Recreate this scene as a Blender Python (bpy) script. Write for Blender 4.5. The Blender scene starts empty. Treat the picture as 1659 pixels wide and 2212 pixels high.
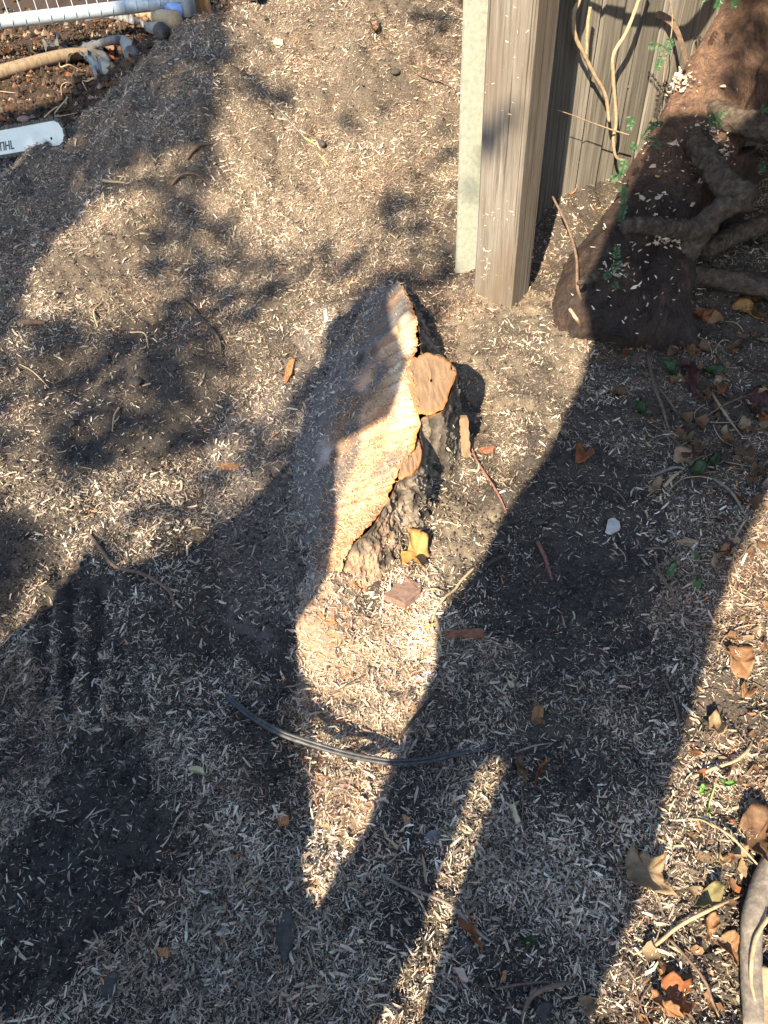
import bpy, bmesh, math, random
import numpy as np
from mathutils import Vector, Matrix

# ------------------------------------------------------------------ camera, sky, sun, exposure
scene = bpy.context.scene
COL = scene.collection
W, HGT, FPX = 1659.0, 2212.0, 1600.0          # the photograph's frame (scaled) and its focal length in pixels
PITCH, ROLL = math.radians(45.0), math.asin(0.0588)
CAM = np.array([0.0, 0.0, 1.5])
Fv = np.array([0, math.cos(PITCH), -math.sin(PITCH)])
U0 = np.array([0, math.sin(PITCH), math.cos(PITCH)]); R0 = np.array([1.0, 0, 0])
Rv = R0 * math.cos(ROLL) - U0 * math.sin(ROLL)
Uv = U0 * math.cos(ROLL) + R0 * math.sin(ROLL)
cam_data = bpy.data.cameras.new('camera'); cam = bpy.data.objects.new('camera', cam_data); COL.objects.link(cam)
cam.matrix_world = Matrix(((Rv[0], Uv[0], -Fv[0], CAM[0]), (Rv[1], Uv[1], -Fv[1], CAM[1]), (Rv[2], Uv[2], -Fv[2], CAM[2]), (0, 0, 0, 1)))
cam_data.sensor_fit = 'VERTICAL'; cam_data.sensor_height = 24.0
cam_data.lens = 24.0 * FPX / HGT
cam_data.clip_start = 0.02; cam_data.clip_end = 1000
scene.camera = cam

SUN_EL, SUN_AZ = math.radians(37.0), math.radians(25.0)   # light travels towards +y, turned SUN_AZ to +x
AZ = np.array([math.sin(SUN_AZ), math.cos(SUN_AZ), 0.0])
TOSUN = np.array([-AZ[0] * math.cos(SUN_EL), -AZ[1] * math.cos(SUN_EL), math.sin(SUN_EL)])
world = bpy.data.worlds.new('World'); scene.world = world; world.use_nodes = True
wn = world.node_tree.nodes; wl = world.node_tree.links
sky = wn.new('ShaderNodeTexSky'); sky.sky_type = 'NISHITA'; sky.sun_disc = False
sky.sun_elevation = SUN_EL; sky.sun_rotation = math.pi + SUN_AZ
sky.air_density = 1.0; sky.dust_density = 0.6; sky.ozone_density = 1.0
wl.new(sky.outputs[0], wn['Background'].inputs[0]); wn['Background'].inputs[1].default_value = 0.10
sun_d = bpy.data.lights.new('sun', 'SUN'); sun_d.energy = 5.0; sun_d.angle = math.radians(0.5); sun_d.color = (1.0, 0.85, 0.63)
sun = bpy.data.objects.new('sun', sun_d); COL.objects.link(sun)
sun.rotation_euler = Vector(TOSUN).to_track_quat('Z', 'Y').to_euler(); sun.location = (-3, -6, 8)
scene.view_settings.view_transform = 'Standard'; scene.view_settings.look = 'None'
scene.view_settings.exposure = 1.64; scene.view_settings.gamma = 1.0
scene.render.engine = 'CYCLES'
try:
    scene.cycles.max_bounces = 5
except Exception:
    pass

rng = np.random.default_rng(7); random.seed(7)

# ------------------------------------------------------------------ noise
def _h(ix, iy, iz, seed):
    h = (ix.astype(np.int64) * 374761393 + iy.astype(np.int64) * 668265263 + iz.astype(np.int64) * 2147483647 + seed * 1274126177) & 0xffffffff
    h = ((h ^ (h >> 13)) * 1274126177) & 0xffffffff
    h = (h ^ (h >> 16)) & 0xffffffff
    return h.astype(np.float64) / 4294967295.0
def vn3(x, y, z, seed=0):
    x, y, z = np.broadcast_arrays(np.asarray(x, float), np.asarray(y, float), np.asarray(z, float))
    ix, iy, iz = np.floor(x), np.floor(y), np.floor(z)
    fx, fy, fz = x - ix, y - iy, z - iz
    fx = fx * fx * (3 - 2 * fx); fy = fy * fy * (3 - 2 * fy); fz = fz * fz * (3 - 2 * fz)
    r = 0
    for dx in (0, 1):
        for dy in (0, 1):
            for dz in (0, 1):
                r = r + _h(ix + dx, iy + dy, iz + dz, seed) * np.where(dx, fx, 1 - fx) * np.where(dy, fy, 1 - fy) * np.where(dz, fz, 1 - fz)
    return r * 2 - 1
def vn2(x, y, seed=0):
    x, y = np.broadcast_arrays(np.asarray(x, float), np.asarray(y, float))
    ix, iy = np.floor(x), np.floor(y)
    fx, fy = x - ix, y - iy
    fx = fx * fx * (3 - 2 * fx); fy = fy * fy * (3 - 2 * fy); z = np.zeros_like(ix)
    a, b = _h(ix, iy, z, seed), _h(ix + 1, iy, z, seed); c, d = _h(ix, iy + 1, z, seed), _h(ix + 1, iy + 1, z, seed)
    return ((a * (1 - fx) + b * fx) * (1 - fy) + (c * (1 - fx) + d * fx) * fy) * 2 - 1
def fbm2(x, y, seed=0, o=4):
    r, a, f = 0, 1.0, 1.0
    for i in range(o):
        r = r + a * vn2(x * f + 17.3 * i, y * f - 9.1 * i, seed + i); a *= .5; f *= 2.03
    return r

# ------------------------------------------------------------------ terrain height
_rx = np.linspace(-4, 4, 801)
def _tab(xs, ys):
    t = np.interp(_rx, xs, ys); k = np.hanning(61); k /= k.sum()
    return np.convolve(np.pad(t, 30, mode='edge'), k, 'valid')
RX = [-2.6, -2.1, -1.67, -1.37, -.82, -.3, .3, .8, 1.3]
RIDGE_Y = _tab(RX, [2.6, 3.0, 3.35, 3.8, 4.05, 4.1, 4.1, 3.9, 3.6])
RIDGE_H = _tab(RX, [.0, .03, .10, .26, .50, .56, .54, .36, .06])
def gauss(x, y, cx, cy, rx, ry): return np.exp(-((x - cx) / rx) ** 2 - ((y - cy) / ry) ** 2)
def H0(x, y):
    x = np.asarray(x, float); y = np.asarray(y, float)
    base = 0.07 * np.clip(y - 1.0, 0, 6)
    yr = np.interp(x, _rx, RIDGE_Y); hr = np.interp(x, _rx, RIDGE_H); q = y - yr
    g = np.where(q < 0, .5 * (1 + np.cos(np.pi * np.clip(-q / 1.55, 0, 1))), .5 * (1 + np.cos(np.pi * np.clip(q / .55, 0, 1))))
    m = hr * g
    hollow = -.05 * gauss(x, y, -.34, 1.42, .28, .5) - .03 * gauss(x, y, -.05, 1.0, .25, .25)
    heap = .13 * gauss(x, y, .80, 3.0, .16, .16) + .04 * gauss(x, y, .12, 2.15, .2, .2) + .04 * gauss(x, y, .48, 2.48, .15, .13)
    dip = -.035 * gauss(x, y, .42, 1.5, .22, .35)
    lump = .07 * gauss(x, y, -.75, 3.3, .25, .3) + .05 * gauss(x, y, -1.2, 2.6, .3, .25) - .04 * gauss(x, y, -.55, 2.75, .3, .2) + .03 * gauss(x, y, .1, 3.0, .2, .2)
    return base + m + hollow + heap + dip + lump
def Hm(x, y):   # with the lumps
    near = 1 / (1 + ((np.abs(x) + np.abs(y)) / 30) ** 2)
    return H0(x, y) + near * (.027 * fbm2(x * 3.1, y * 3.1, 3, 3) + .016 * fbm2(x * 11, y * 11, 11, 2) + .017 * fbm2(x * 17, y * 17, 29, 2) * np.clip((H0(x, y) - .07 * np.clip(y - 1, 0, 6) - .03) * 12, 0, 1))
RUTS = []      # filled below: wheel grooves as (x0,y0,x1,y1,width,depth)
def Hf(x, y):   # full relief
    z = Hm(x, y) + .0075 * fbm2(x * 38, y * 38, 23, 2)
    for (x0, y0, x1, y1, w, d) in RUTS:
        dx, dy = x1 - x0, y1 - y0; L2 = dx * dx + dy * dy
        t = np.clip(((x - x0) * dx + (y - y0) * dy) / L2, 0, 1)
        dist = np.hypot(x - x0 - t * dx, y - y0 - t * dy)
        z = z - d * np.exp(-(dist / w) ** 2) + .5 * d * np.exp(-((dist - 1.8 * w) / w) ** 2)
    return z
def ray(px, py):
    return Fv + Rv * ((px - W / 2) / FPX) + Uv * ((HGT / 2 - py) / FPX)
def unz(px, py, z):      # the point of that sight line at height z
    d = ray(px, py); return CAM + d * ((z - CAM[2]) / d[2])
def und(px, py, D):      # the point of that sight line at depth D
    return CAM + ray(px, py) * D
_DS = np.arange(.6, 12, .008)
def hit(px, py, dz=0.0):  # where that sight line meets the ground
    d = ray(px, py); P = CAM[None] + d[None] * _DS[:, None]
    below = P[:, 2] < Hm(P[:, 0], P[:, 1])
    i = int(np.argmax(below)) if below.any() else len(_DS) - 1
    p = P[i].copy(); p[2] = Hm(p[0], p[1]) + dz
    return p
def hits(pts, dz=0.0): return [hit(a, b, dz) for a, b in pts]
def pxm(p):              # metres per photo pixel at a point
    return float(np.dot(np.asarray(p) - CAM, Fv)) / FPX
for (a, b) in (((105, 1300), (95, 1500)), ((160, 1270), (150, 1560)), ((215, 1270), (205, 1560)), ((262, 1400), (258, 1560))):
    p, q = hit(*a), hit(*b); RUTS.append((p[0], p[1], q[0], q[1], .016, .014))

def inpoly(x, y, poly):
    poly = np.asarray(poly); r = np.zeros(np.shape(x), bool); n = len(poly); j = n - 1
    for i in range(n):
        xi, yi = poly[i][:2]; xj, yj = poly[j][:2]
        c = ((yi > y) != (yj > y)) & (x < (xj - xi) * (y - yi) / (yj - yi + 1e-12) + xi)
        r ^= c; j = i
    return r

# ------------------------------------------------------------------ object helpers
def tag(o, label=None, cat=None, group=None, kind=None):
    if label: o['label'] = label
    if cat: o['category'] = cat
    if group: o['group'] = group
    if kind: o['kind'] = kind
    return o
def empty(name, loc, label=None, cat=None, group=None, kind=None):
    o = bpy.data.objects.new(name, None); COL.objects.link(o); o.location = loc
    o.empty_display_size = .05
    return tag(o, label, cat, group, kind)
def link(name, me, mat, parent=None, smooth=True):
    me.materials.append(mat)
    me.polygons.foreach_set('use_smooth', np.full(len(me.polygons), bool(smooth)))
    o = bpy.data.objects.new(name, me); COL.objects.link(o)
    if parent is not None:
        o.parent = parent; o.matrix_parent_inverse = Matrix.Translation(-parent.location)
    return o
def mesh_np(name, V, F, col=None):
    """V (n,3); F list of integer arrays, each (m,k)"""
    me = bpy.data.meshes.new(name); V = np.ascontiguousarray(V, np.float32)
    me.vertices.add(len(V)); me.vertices.foreach_set('co', V.ravel())
    F = [np.asarray(f, np.int32) for f in (F if isinstance(F, list) else [F]) if len(f)]
    me.loops.add(sum(f.size for f in F)); me.loops.foreach_set('vertex_index', np.concatenate([f.ravel() for f in F]))
    tot = np.concatenate([np.full(len(f), f.shape[1], np.int32) for f in F])
    st = np.concatenate([[0], np.cumsum(tot)[:-1]]).astype(np.int32)
    me.polygons.add(len(tot)); me.polygons.foreach_set('loop_start', st)
    try: me.polygons.foreach_set('loop_total', tot)
    except Exception: pass
    if col is not None:
        c = np.ones((len(V), 4), np.float32); c[:, :3] = col
        a = me.color_attributes.new('Col', 'FLOAT_COLOR', 'POINT'); a.data.foreach_set('color', c.ravel())
    me.update(calc_edges=True); me.validate()
    return me
def grid_faces(n, m, wrap=False):
    i = np.arange(n - 1)[:, None]; j = np.arange(m if wrap else m - 1)[None]
    a = i * m + j; b = i * m + (j + 1) % m
    return np.stack([a, b, b + m, a + m], -1).reshape(-1, 4)
def spline(pts, n):
    P = np.asarray(pts, float); k = len(P)
    if k == 2: return P[0] + (P[1] - P[0]) * np.linspace(0, 1, n)[:, None]
    Q = np.vstack([2 * P[0] - P[1], P, 2 * P[-1] - P[-2]])
    t = np.linspace(0, k - 1 - 1e-9, n); i = t.astype(int); f = (t - i)[:, None]
    p0, p1, p2, p3 = Q[i], Q[i + 1], Q[i + 2], Q[i + 3]
    return .5 * (2 * p1 + (p2 - p0) * f + (2 * p0 - 5 * p1 + 4 * p2 - p3) * f ** 2 + (3 * p1 - p0 - 3 * p2 + p3) * f ** 3)
def resample(pts, n):
    P = np.asarray(pts, float); d = np.r_[0, np.cumsum(np.linalg.norm(np.diff(P, axis=0), axis=1))]
    t = np.linspace(0, d[-1], n); return np.stack([np.interp(t, d, P[:, k]) for k in range(3)], 1)
def tube(pts, radii, n=24, sides=8, rough=.0, seed=0, smooth_path=True, cap=True, freq=30, flat=1.0):
    P = spline(pts, n) if smooth_path else resample(pts, n)
    r = np.interp(np.linspace(0, 1, n), np.linspace(0, 1, len(radii)), radii)
    T = np.gradient(P, axis=0); T /= np.linalg.norm(T, axis=1)[:, None] + 1e-12
    up = np.array([0, 0, 1.0]) if abs(T[:, 2]).mean() < .8 else np.array([0, 1.0, 0])
    A = np.cross(T, up); A /= np.linalg.norm(A, axis=1)[:, None] + 1e-12; B = np.cross(A, T)
    th = np.linspace(0, 2 * np.pi, sides, endpoint=False)
    V = P[:, None] + (A[:, None] * np.cos(th)[None, :, None] + B[:, None] * (flat * np.sin(th))[None, :, None]) * r[:, None, None]
    if rough:
        V2 = V.reshape(-1, 3); k = vn3(V2[:, 0] * freq, V2[:, 1] * freq, V2[:, 2] * freq, seed) + .5 * vn3(V2[:, 0] * freq * 2.3, V2[:, 1] * freq * 2.3, V2[:, 2] * freq * 2.3, seed + 1)
        c = np.repeat(P, sides, 0); V = (c + (V2 - c) * (1 + rough * k)[:, None]).reshape(n, sides, 3)
    V = V.reshape(-1, 3); F = [grid_faces(n, sides, True)]
    if cap:
        V = np.vstack([V, P[0], P[-1]]); a, b = len(V) - 2, len(V) - 1; j = np.arange(sides)
        F.append(np.stack([np.full(sides, a), (j + 1) % sides, j], 1)); o = (n - 1) * sides
        F.append(np.stack([np.full(sides, b), o + j, o + (j + 1) % sides], 1))
    return V, F
def merge(parts):
    Vs, Fs, o = [], [], 0
    for V, F in parts:
        Vs.append(V); Fs += [np.asarray(f) + o for f in (F if isinstance(F, list) else [F])]; o += len(V)
    return np.vstack(Vs), Fs
def box_vf(x0, x1, y0, y1, z0, z1):
    V = np.array([[x, y, z] for x in (x0, x1) for y in (y0, y1) for z in (z0, z1)], float)
    F = np.array([[0, 1, 3, 2], [4, 6, 7, 5], [0, 4, 5, 1], [2, 3, 7, 6], [0, 2, 6, 4], [1, 5, 7, 3]])
    return V, [F]

# ------------------------------------------------------------------ materials
def new_mat(name, rough=.8, spec=.3):
    m = bpy.data.materials.new(name); m.use_nodes = True; nt = m.node_tree
    b = nt.nodes['Principled BSDF']; b.inputs['Roughness'].default_value = rough
    b.inputs['Specular IOR Level'].default_value = spec
    return m, nt, b
def nd(nt, t, **kw):
    n = nt.nodes.new(t)
    for k, v in kw.items(): setattr(n, k, v)
    return n
def coords(nt, scale, kind='Object'):
    tc = nd(nt, 'ShaderNodeTexCoord'); mp = nd(nt, 'ShaderNodeMapping'); mp.inputs['Scale'].default_value = scale
    nt.links.new(tc.outputs[kind], mp.inputs[0]); return mp.outputs[0]
def noise(nt, vec, scale, detail=5, rough=.6, dist=0.0):
    n = nd(nt, 'ShaderNodeTexNoise'); n.inputs['Scale'].default_value = scale; n.inputs['Detail'].default_value = detail
    n.inputs['Roughness'].default_value = rough; n.inputs['Distortion'].default_value = dist
    nt.links.new(vec, n.inputs['Vector']); return n.outputs['Fac']
def ramp(nt, fac, stops):
    r = nd(nt, 'ShaderNodeValToRGB'); e = r.color_ramp.elements
    while len(e) < len(stops): e.new(.5)
    for i, (p, c) in enumerate(stops): e[i].position = p; e[i].color = (*c, 1)
    nt.links.new(fac, r.inputs[0]); return r.outputs[0]
def bump(nt, b, h, strength, dist):
    n = nd(nt, 'ShaderNodeBump'); n.inputs['Strength'].default_value = strength; n.inputs['Distance'].default_value = dist
    nt.links.new(h, n.inputs['Height']); nt.links.new(n.outputs[0], b.inputs['Normal'])
def mix(nt, fac, a, b_, mode='MIX'):
    m = nd(nt, 'ShaderNodeMix', data_type='RGBA', blend_type=mode)
    for sock, val in ((m.inputs['Factor'], fac), (m.inputs['A'], a), (m.inputs['B'], b_)):
        if isinstance(val, bpy.types.NodeSocket): nt.links.new(val, sock)
        elif isinstance(val, (int, float)): sock.default_value = val
        else: sock.default_value = (*val, 1)
    return m.outputs['Result']
def streak_mat(name, c1, c2, c3, scale=(60, 60, 4), rough=.85, bstr=.4, bd=.002, ns=1.0, spec=.25, blot=None):
    m, nt, b = new_mat(name, rough, spec); v = coords(nt, scale)
    f = noise(nt, v, ns, 6, .65, .3); c = ramp(nt, f, [(.3, c1), (.5, c2), (.72, c3)])
    if blot:
        f2 = noise(nt, coords(nt, (1, 1, 1)), blot[1], 4, .6); c = mix(nt, ramp(nt, f2, [(.45, (0, 0, 0)), (.65, (1, 1, 1))]), c, blot[0])
    nt.links.new(c, b.inputs['Base Color']); bump(nt, b, f, bstr, bd); return m
def blot_mat(name, c1, c2, c3, scale=20, rough=.8, bstr=.5, bd=.003, spec=.3, detail=6):
    m, nt, b = new_mat(name, rough, spec); v = coords(nt, (1, 1, 1)); f = noise(nt, v, scale, detail, .65)
    nt.links.new(ramp(nt, f, [(.3, c1), (.5, c2), (.7, c3)]), b.inputs['Base Color']); bump(nt, b, f, bstr, bd); return m
def attr_mat(name, rough=.85, nscale=150, var=.35, bstr=.3, bd=.002, spec=.2):
    m, nt, b = new_mat(name, rough, spec); a = nd(nt, 'ShaderNodeAttribute', attribute_name='Col')
    f = noise(nt, coords(nt, (1, 1, 1)), nscale, 5, .7)
    c = mix(nt, 1.0, a.outputs['Color'], ramp(nt, f, [(.25, (1 - var,) * 3), (.75, (1 + var,) * 3)]), 'MULTIPLY')
    nt.links.new(c, b.inputs['Base Color']); bump(nt, b, f, bstr, bd); return m

def ground_mat():
    m, nt, b = new_mat('soil', .9, .2); a = nd(nt, 'ShaderNodeAttribute', attribute_name='Col')
    v = coords(nt, (1, 1, 1)); f = noise(nt, v, 60, 8, .7)
    c = mix(nt, 1.0, a.outputs['Color'], ramp(nt, f, [(.25, (.5, .5, .5)), (.75, (1.5, 1.5, 1.5))]), 'MULTIPLY')
    vo = nd(nt, 'ShaderNodeTexVoronoi', feature='F1'); vo.inputs['Scale'].default_value = 420; nt.links.new(v, vo.inputs['Vector'])
    sp = nd(nt, 'ShaderNodeSeparateColor'); nt.links.new(vo.outputs['Color'], sp.inputs[0])
    speck = ramp(nt, sp.outputs[0], [(.66, (0, 0, 0)), (.84, (.7, .7, .7))])
    amt = mix(nt, 1.0, speck, a.outputs['Alpha'], 'MULTIPLY')
    tan = ramp(nt, sp.outputs[1], [(.0, (.16, .12, .085)), (.6, (.30, .235, .17)), (1, (.50, .42, .32))])
    c = mix(nt, amt, c, tan)
    nt.links.new(c, b.inputs['Base Color'])
    f2 = noise(nt, v, 190, 6, .7); bump(nt, b, f2, .9, .006); return m
M_GROUND = ground_mat()
M_CHIP = attr_mat('chip_wood', .8, 400, .3, .2, .001)
M_CLOD = attr_mat('soil_clod', .95, 220, .4, .5, .003)

# ------------------------------------------------------------------ zones on the ground (converted once to world xy)
def wz(pts): return np.array([hit(a, b)[:2] for a, b in pts])
BARE = [   # (polygon in the photo, chip density factor)
    (wz([(20, 1830), (110, 1760), (170, 1620), (230, 1570), (290, 1580), (320, 1690), (362, 1790), (335, 1850), (275, 1970), (185, 2070), (90, 2170), (15, 2190), (-60, 2050), (-40, 1900)]), .15),
    (wz([(85, 1290), (120, 1290), (115, 1530), (80, 1540)]), .25), (wz([(140, 1250), (180, 1250), (175, 1560), (130, 1570)]), .22), (wz([(195, 1250), (235, 1260), (228, 1580), (185, 1570)]), .22), (wz([(250, 1380), (330, 1450), (320, 1560), (240, 1560)]), .35),
    (wz([(-60, 1100), (60, 1110), (80, 1200), (40, 1330), (-60, 1370)]), .12),
    (wz([(520, 1360), (640, 1370), (655, 1490), (600, 1520), (520, 1450)]), .18),
    (wz([(290, 1330), (420, 1290), (480, 1380), (430, 1430), (320, 1420)]), .45),
    (wz([(960, 1170), (1120, 990), (1330, 960), (1440, 1120), (1420, 1380), (1250, 1450), (1080, 1400), (960, 1310)]), .24), (wz([(260, 1200), (420, 1150), (520, 1240), (640, 1380), (640, 1560), (480, 1640), (330, 1560), (250, 1400)]), .6), (wz([(900, 1450), (1300, 1430), (1420, 1500), (1330, 1900), (1000, 1700)]), .7),
    (wz([(880, 860), (1040, 820), (1080, 1000), (1000, 1200), (880, 1250), (860, 1150)]), .6),
    (wz([(80, 800), (330, 690), (470, 760), (480, 900), (330, 1010), (180, 1000), (60, 920)]), .40),
    (wz([(640, 1180), (780, 1000), (900, 850), (900, 640), (960, 760), (1010, 900), (960, 1080), (860, 1220), (780, 1380), (680, 1340)]), .3),
    (wz([(990, 700), (1210, 700), (1250, 860), (1100, 900), (1000, 800)]), .75),
    (wz([(1480, 600), (1700, 560), (1700, 760), (1500, 730)]), .35),
]
DARKBACK = wz([(-200, 350), (0, 340), (140, 290), (330, 110), (450, 20), (430, -60), (-300, -60)])
PILE = wz([(-300, 420), (0, 345), (130, 295), (330, 110), (450, 30), (600, 5), (985, 5), (985, 560), (860, 600), (690, 690), (480, 700), (300, 690), (60, 700), (-300, 800)])
RIGHT = wz([(1290, 700), (1800, 560), (1900, 2400), (1250, 2300), (1330, 1900), (1440, 1700), (1500, 1500), (1560, 1250), (1330, 950)])
SUN_WEDGE = wz([(640, 1280), (740, 1150), (960, 1230), (940, 1450), (830, 1740), (690, 1950), (640, 1500)])  # sunlit wedge: soil and chips are coloured brighter to hold its light
def density(x, y):
    jx = x + .03 * fbm2(x * 14, y * 14, 51, 3); jy = y + .03 * fbm2(x * 14 + 9, y * 14, 57, 3)
    d = np.ones(np.shape(x))
    for poly, k in BARE: d = np.where(inpoly(jx, jy, poly), np.minimum(d, k), d)
    d = np.where(inpoly(jx, jy, DARKBACK), .10, d)
    d = np.where(inpoly(jx, jy, PILE), 1.25, d)
    d = np.where(inpoly(jx, jy, RIGHT), d * .75, d)
    d = np.where(inpoly(jx, jy, SUN_WEDGE) & (jy < 1.15), 1.25, d)
    d = d * np.clip(.80 + .62 * fbm2(x * 6, y * 6, 71, 4), .18, 1.2)
    return d

# ------------------------------------------------------------------ ground: one sheet to the horizon
def axis(lo, hi, step, far_lo, far_hi, k=34):
    a = np.arange(lo, hi, step)
    g = np.geomspace(step, 1, k); g = np.cumsum(g) / g.sum()
    return np.r_[(lo - g * (lo - far_lo))[::-1], a, a[-1] + g * (far_hi - a[-1])]
gx, gy = axis(-2.3, 2.3, .0105, -200, 200), axis(.05, 4.7, .0105, -120, 300)
GX, GY = np.meshgrid(gx, gy)
fade = np.clip(1.6 - np.hypot(GX, GY - 2) / 6, 0, 1)
GZ = np.where(fade > 0, Hf(GX, GY), H0(GX, GY))
dn = density(GX, GY); pile = inpoly(GX, GY, PILE); back = inpoly(GX, GY, DARKBACK)
soil = np.array([.058, .050, .044]); saw = np.array([.075, .058, .043]); brown = np.array([.055, .036, .024])
kk = np.clip(dn * .55, 0, .8)[..., None]
gc = soil * (1 - kk) + saw * kk
gc = np.where(pile[..., None], gc * .62 + np.array([.14, .106, .075]) * .38 * np.clip(1 + .45 * fbm2(GX * 10, GY * 10, 12, 3), .4, 1.6)[..., None], gc)
gc = np.where(back[..., None], brown, gc)
DUSTY = wz([(470, 920), (560, 860), (690, 650), (800, 610), (860, 620), (760, 900), (660, 1200), (655, 1360), (560, 1400), (480, 1300), (440, 1100)])
dj = inpoly(GX + .03 * fbm2(GX * 12, GY * 12, 5, 3), GY + .03 * fbm2(GX * 12 + 5, GY * 12, 6, 3), DUSTY); gc = np.where(dj[..., None], np.array([.12, .10, .088]), gc)
inwg = inpoly(GX, GY, SUN_WEDGE) & (GY < 1.15); gc = np.where(inwg[..., None], np.array([.24, .17, .115]), gc)  # sunlight painted in: paler peach soil inside the wedge
BANK = wz([(960, 640), (1250, 640), (1290, 720), (1230, 880), (1080, 1120), (950, 1320), (780, 1400), (880, 1220), (970, 1080), (1015, 900)])
kb = inpoly(GX + .03 * fbm2(GX * 12, GY * 12, 5, 3), GY + .03 * fbm2(GX * 12 + 5, GY * 12, 6, 3), BANK) * np.clip(.55 + .9 * fbm2(GX * 9, GY * 9, 8, 4), 0, 1); gc = gc * (1 - kb[..., None]) + np.array([.20, .16, .115]) * kb[..., None]
inrg = inpoly(GX, GY, RIGHT); gc = np.where(inrg[..., None], gc * .4 + np.array([.095, .075, .056]) * .6, gc)
GA = np.clip(dn * .9, .08, 1)
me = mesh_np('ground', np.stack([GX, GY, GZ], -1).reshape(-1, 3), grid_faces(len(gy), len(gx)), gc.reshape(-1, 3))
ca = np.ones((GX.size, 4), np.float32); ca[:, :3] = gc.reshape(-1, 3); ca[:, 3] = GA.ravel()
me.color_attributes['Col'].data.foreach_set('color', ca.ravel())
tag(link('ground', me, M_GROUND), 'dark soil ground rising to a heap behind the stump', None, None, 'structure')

# ------------------------------------------------------------------ wood chips
def chips_mesh(name, C, N, L, Wd, col, bend):
    """C centres, N normals, L lengths, Wd widths: bent, twisted slivers of wood"""
    n = len(C); th = rng.uniform(0, 2 * np.pi, n)
    a = np.stack([np.cos(th), np.sin(th), np.zeros(n)], 1); a -= N * (a * N).sum(1)[:, None]; a /= np.linalg.norm(a, axis=1)[:, None]
    s = np.cross(N, a)
    big = L > .017
    out_V, out_F, out_C = [], [], []; off = 0
    for mask, seg in ((~big, 1), (big, 2)):
        m = np.where(mask)[0]
        if not len(m): continue
        k = seg + 1; V = np.zeros((len(m), k * 2, 3))
        tw = rng.normal(0, .35, len(m)); tap = rng.uniform(.25, 1.0, (len(m), 2))
        for i in range(k):
            u = i / seg - .5
            cc = C[m] + a[m] * (L[m] * u)[:, None] + N[m] * ((bend[m] * (1 - 4 * u * u)))[:, None] + s[m] * (L[m] * .035 * rng.normal(0, 1, len(m)) * (1 if i == 1 and seg == 2 else 0))[:, None]
            sd = s[m] * np.cos(tw * u * 2)[:, None] + N[m] * np.sin(tw * u * 2)[:, None]
            w = Wd[m] * .5 * (1 - (1 - (tap[:, 0] if u < 0 else tap[:, 1])) * abs(2 * u))
            sk = a[m] * (rng.normal(0, .25, len(m)) * Wd[m])[:, None]
            V[:, 2 * i] = cc - sd * w[:, None] + sk; V[:, 2 * i + 1] = cc + sd * w[:, None] - sk
        base = off + np.arange(len(m))[:, None] * (k * 2)
        for i in range(seg): out_F.append(base + np.array([2 * i, 2 * i + 1, 2 * i + 3, 2 * i + 2])[None])
        out_V.append(V.reshape(-1, 3)); out_C.append(np.repeat(col[m], k * 2, 0)); off += len(m) * k * 2
    return mesh_np(name, np.vstack(out_V), [np.vstack(out_F)], np.vstack(out_C))
PAL = np.array([[.52, .435, .335], [.44, .365, .28], [.35, .285, .215], [.64, .56, .45], [.25, .195, .145], [.15, .115, .085], [.40, .18, .08], [.54, .385, .295], [.09, .07, .055]])
def pal(n, w):
    w = np.asarray(w, float); i = rng.choice(len(PAL), n, p=w / w.sum())
    return PAL[i] * rng.uniform(.75, 1.2, (n, 1)) * (1 + rng.normal(0, .04, (n, 3)))
def normals(x, y):
    e = .012; gx_ = (Hm(x + e, y) - Hm(x - e, y)) / (2 * e); gy_ = (Hm(x, y + e) - Hm(x, y - e)) / (2 * e)
    n = np.stack([-gx_, -gy_, np.ones_like(gx_)], 1); return n / np.linalg.norm(n, axis=1)[:, None]
NCH = 1050000
cy = np.r_[rng.uniform(.08, 4.45, NCH - 400000), rng.uniform(.08, 1.7, 200000), rng.uniform(2.3, 4.35, 200000)]; cx = rng.uniform(-1, 1, NCH) * (.66 + .44 * cy); wide = rng.uniform(0, 1, NCH) < .17; cx = np.where(wide, np.sign(cx) * (.66 + .44 * cy) * (1 + .9 * rng.uniform(0, 1, NCH) ** 1.5), cx)
keep = rng.uniform(0, 1.25, NCH) < density(cx, cy)
cx, cy = cx[keep], cy[keep]; n = len(cx)
inp, inr, inw = inpoly(cx, cy, PILE), inpoly(cx, cy, RIGHT), inpoly(cx, cy, SUN_WEDGE)
L = np.where(rng.uniform(0, 1, n) < .68, np.exp(rng.normal(math.log(.0056), .42, n)), np.exp(rng.normal(math.log(.0115), .48, n))).clip(.002, .042); L = np.where(inp, L * .84, np.where(inw, L * 1.0, L * .86))
Wd = (L * rng.uniform(.10, .36, n) * np.where(L > .02, .8, 1)).clip(.0011, .0060)
nn = normals(cx, cy) + rng.normal(0, .46, (n, 3)); nn /= np.linalg.norm(nn, axis=1)[:, None]
C = np.stack([cx, cy, Hf(cx, cy) + rng.uniform(.0005, .011, n)], 1)
bend = L * rng.normal(0, .06, n)
colr = pal(n, [17, 22, 20, 10, 14, 9, 2, 6, 5])
colr[inp] = pal(inp.sum(), [14, 22, 25, 6, 15, 9, 2.5, 5, 5])
colr[inr] = pal(inr.sum(), [15, 17, 15, 10, 16, 14, 5, 5, 10])
colr[inw] = pal(inw.sum(), [26, 18, 8, 20, 4, 2, 5, 18, 1])
pt = (1 + .30 * fbm2(cx * 5, cy * 5, 91, 3) + .22 * fbm2(cx * 17, cy * 17, 95, 2)).clip(.45, 1.5); colr = (colr * pt[:, None]).clip(.02, .78)
pk = np.clip(fbm2(cx * 3.5 + 4, cy * 3.5, 99, 3) - .25, 0, .6)[:, None]; colr = colr * (1 - pk * np.array([0, .22, .30]))
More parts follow.
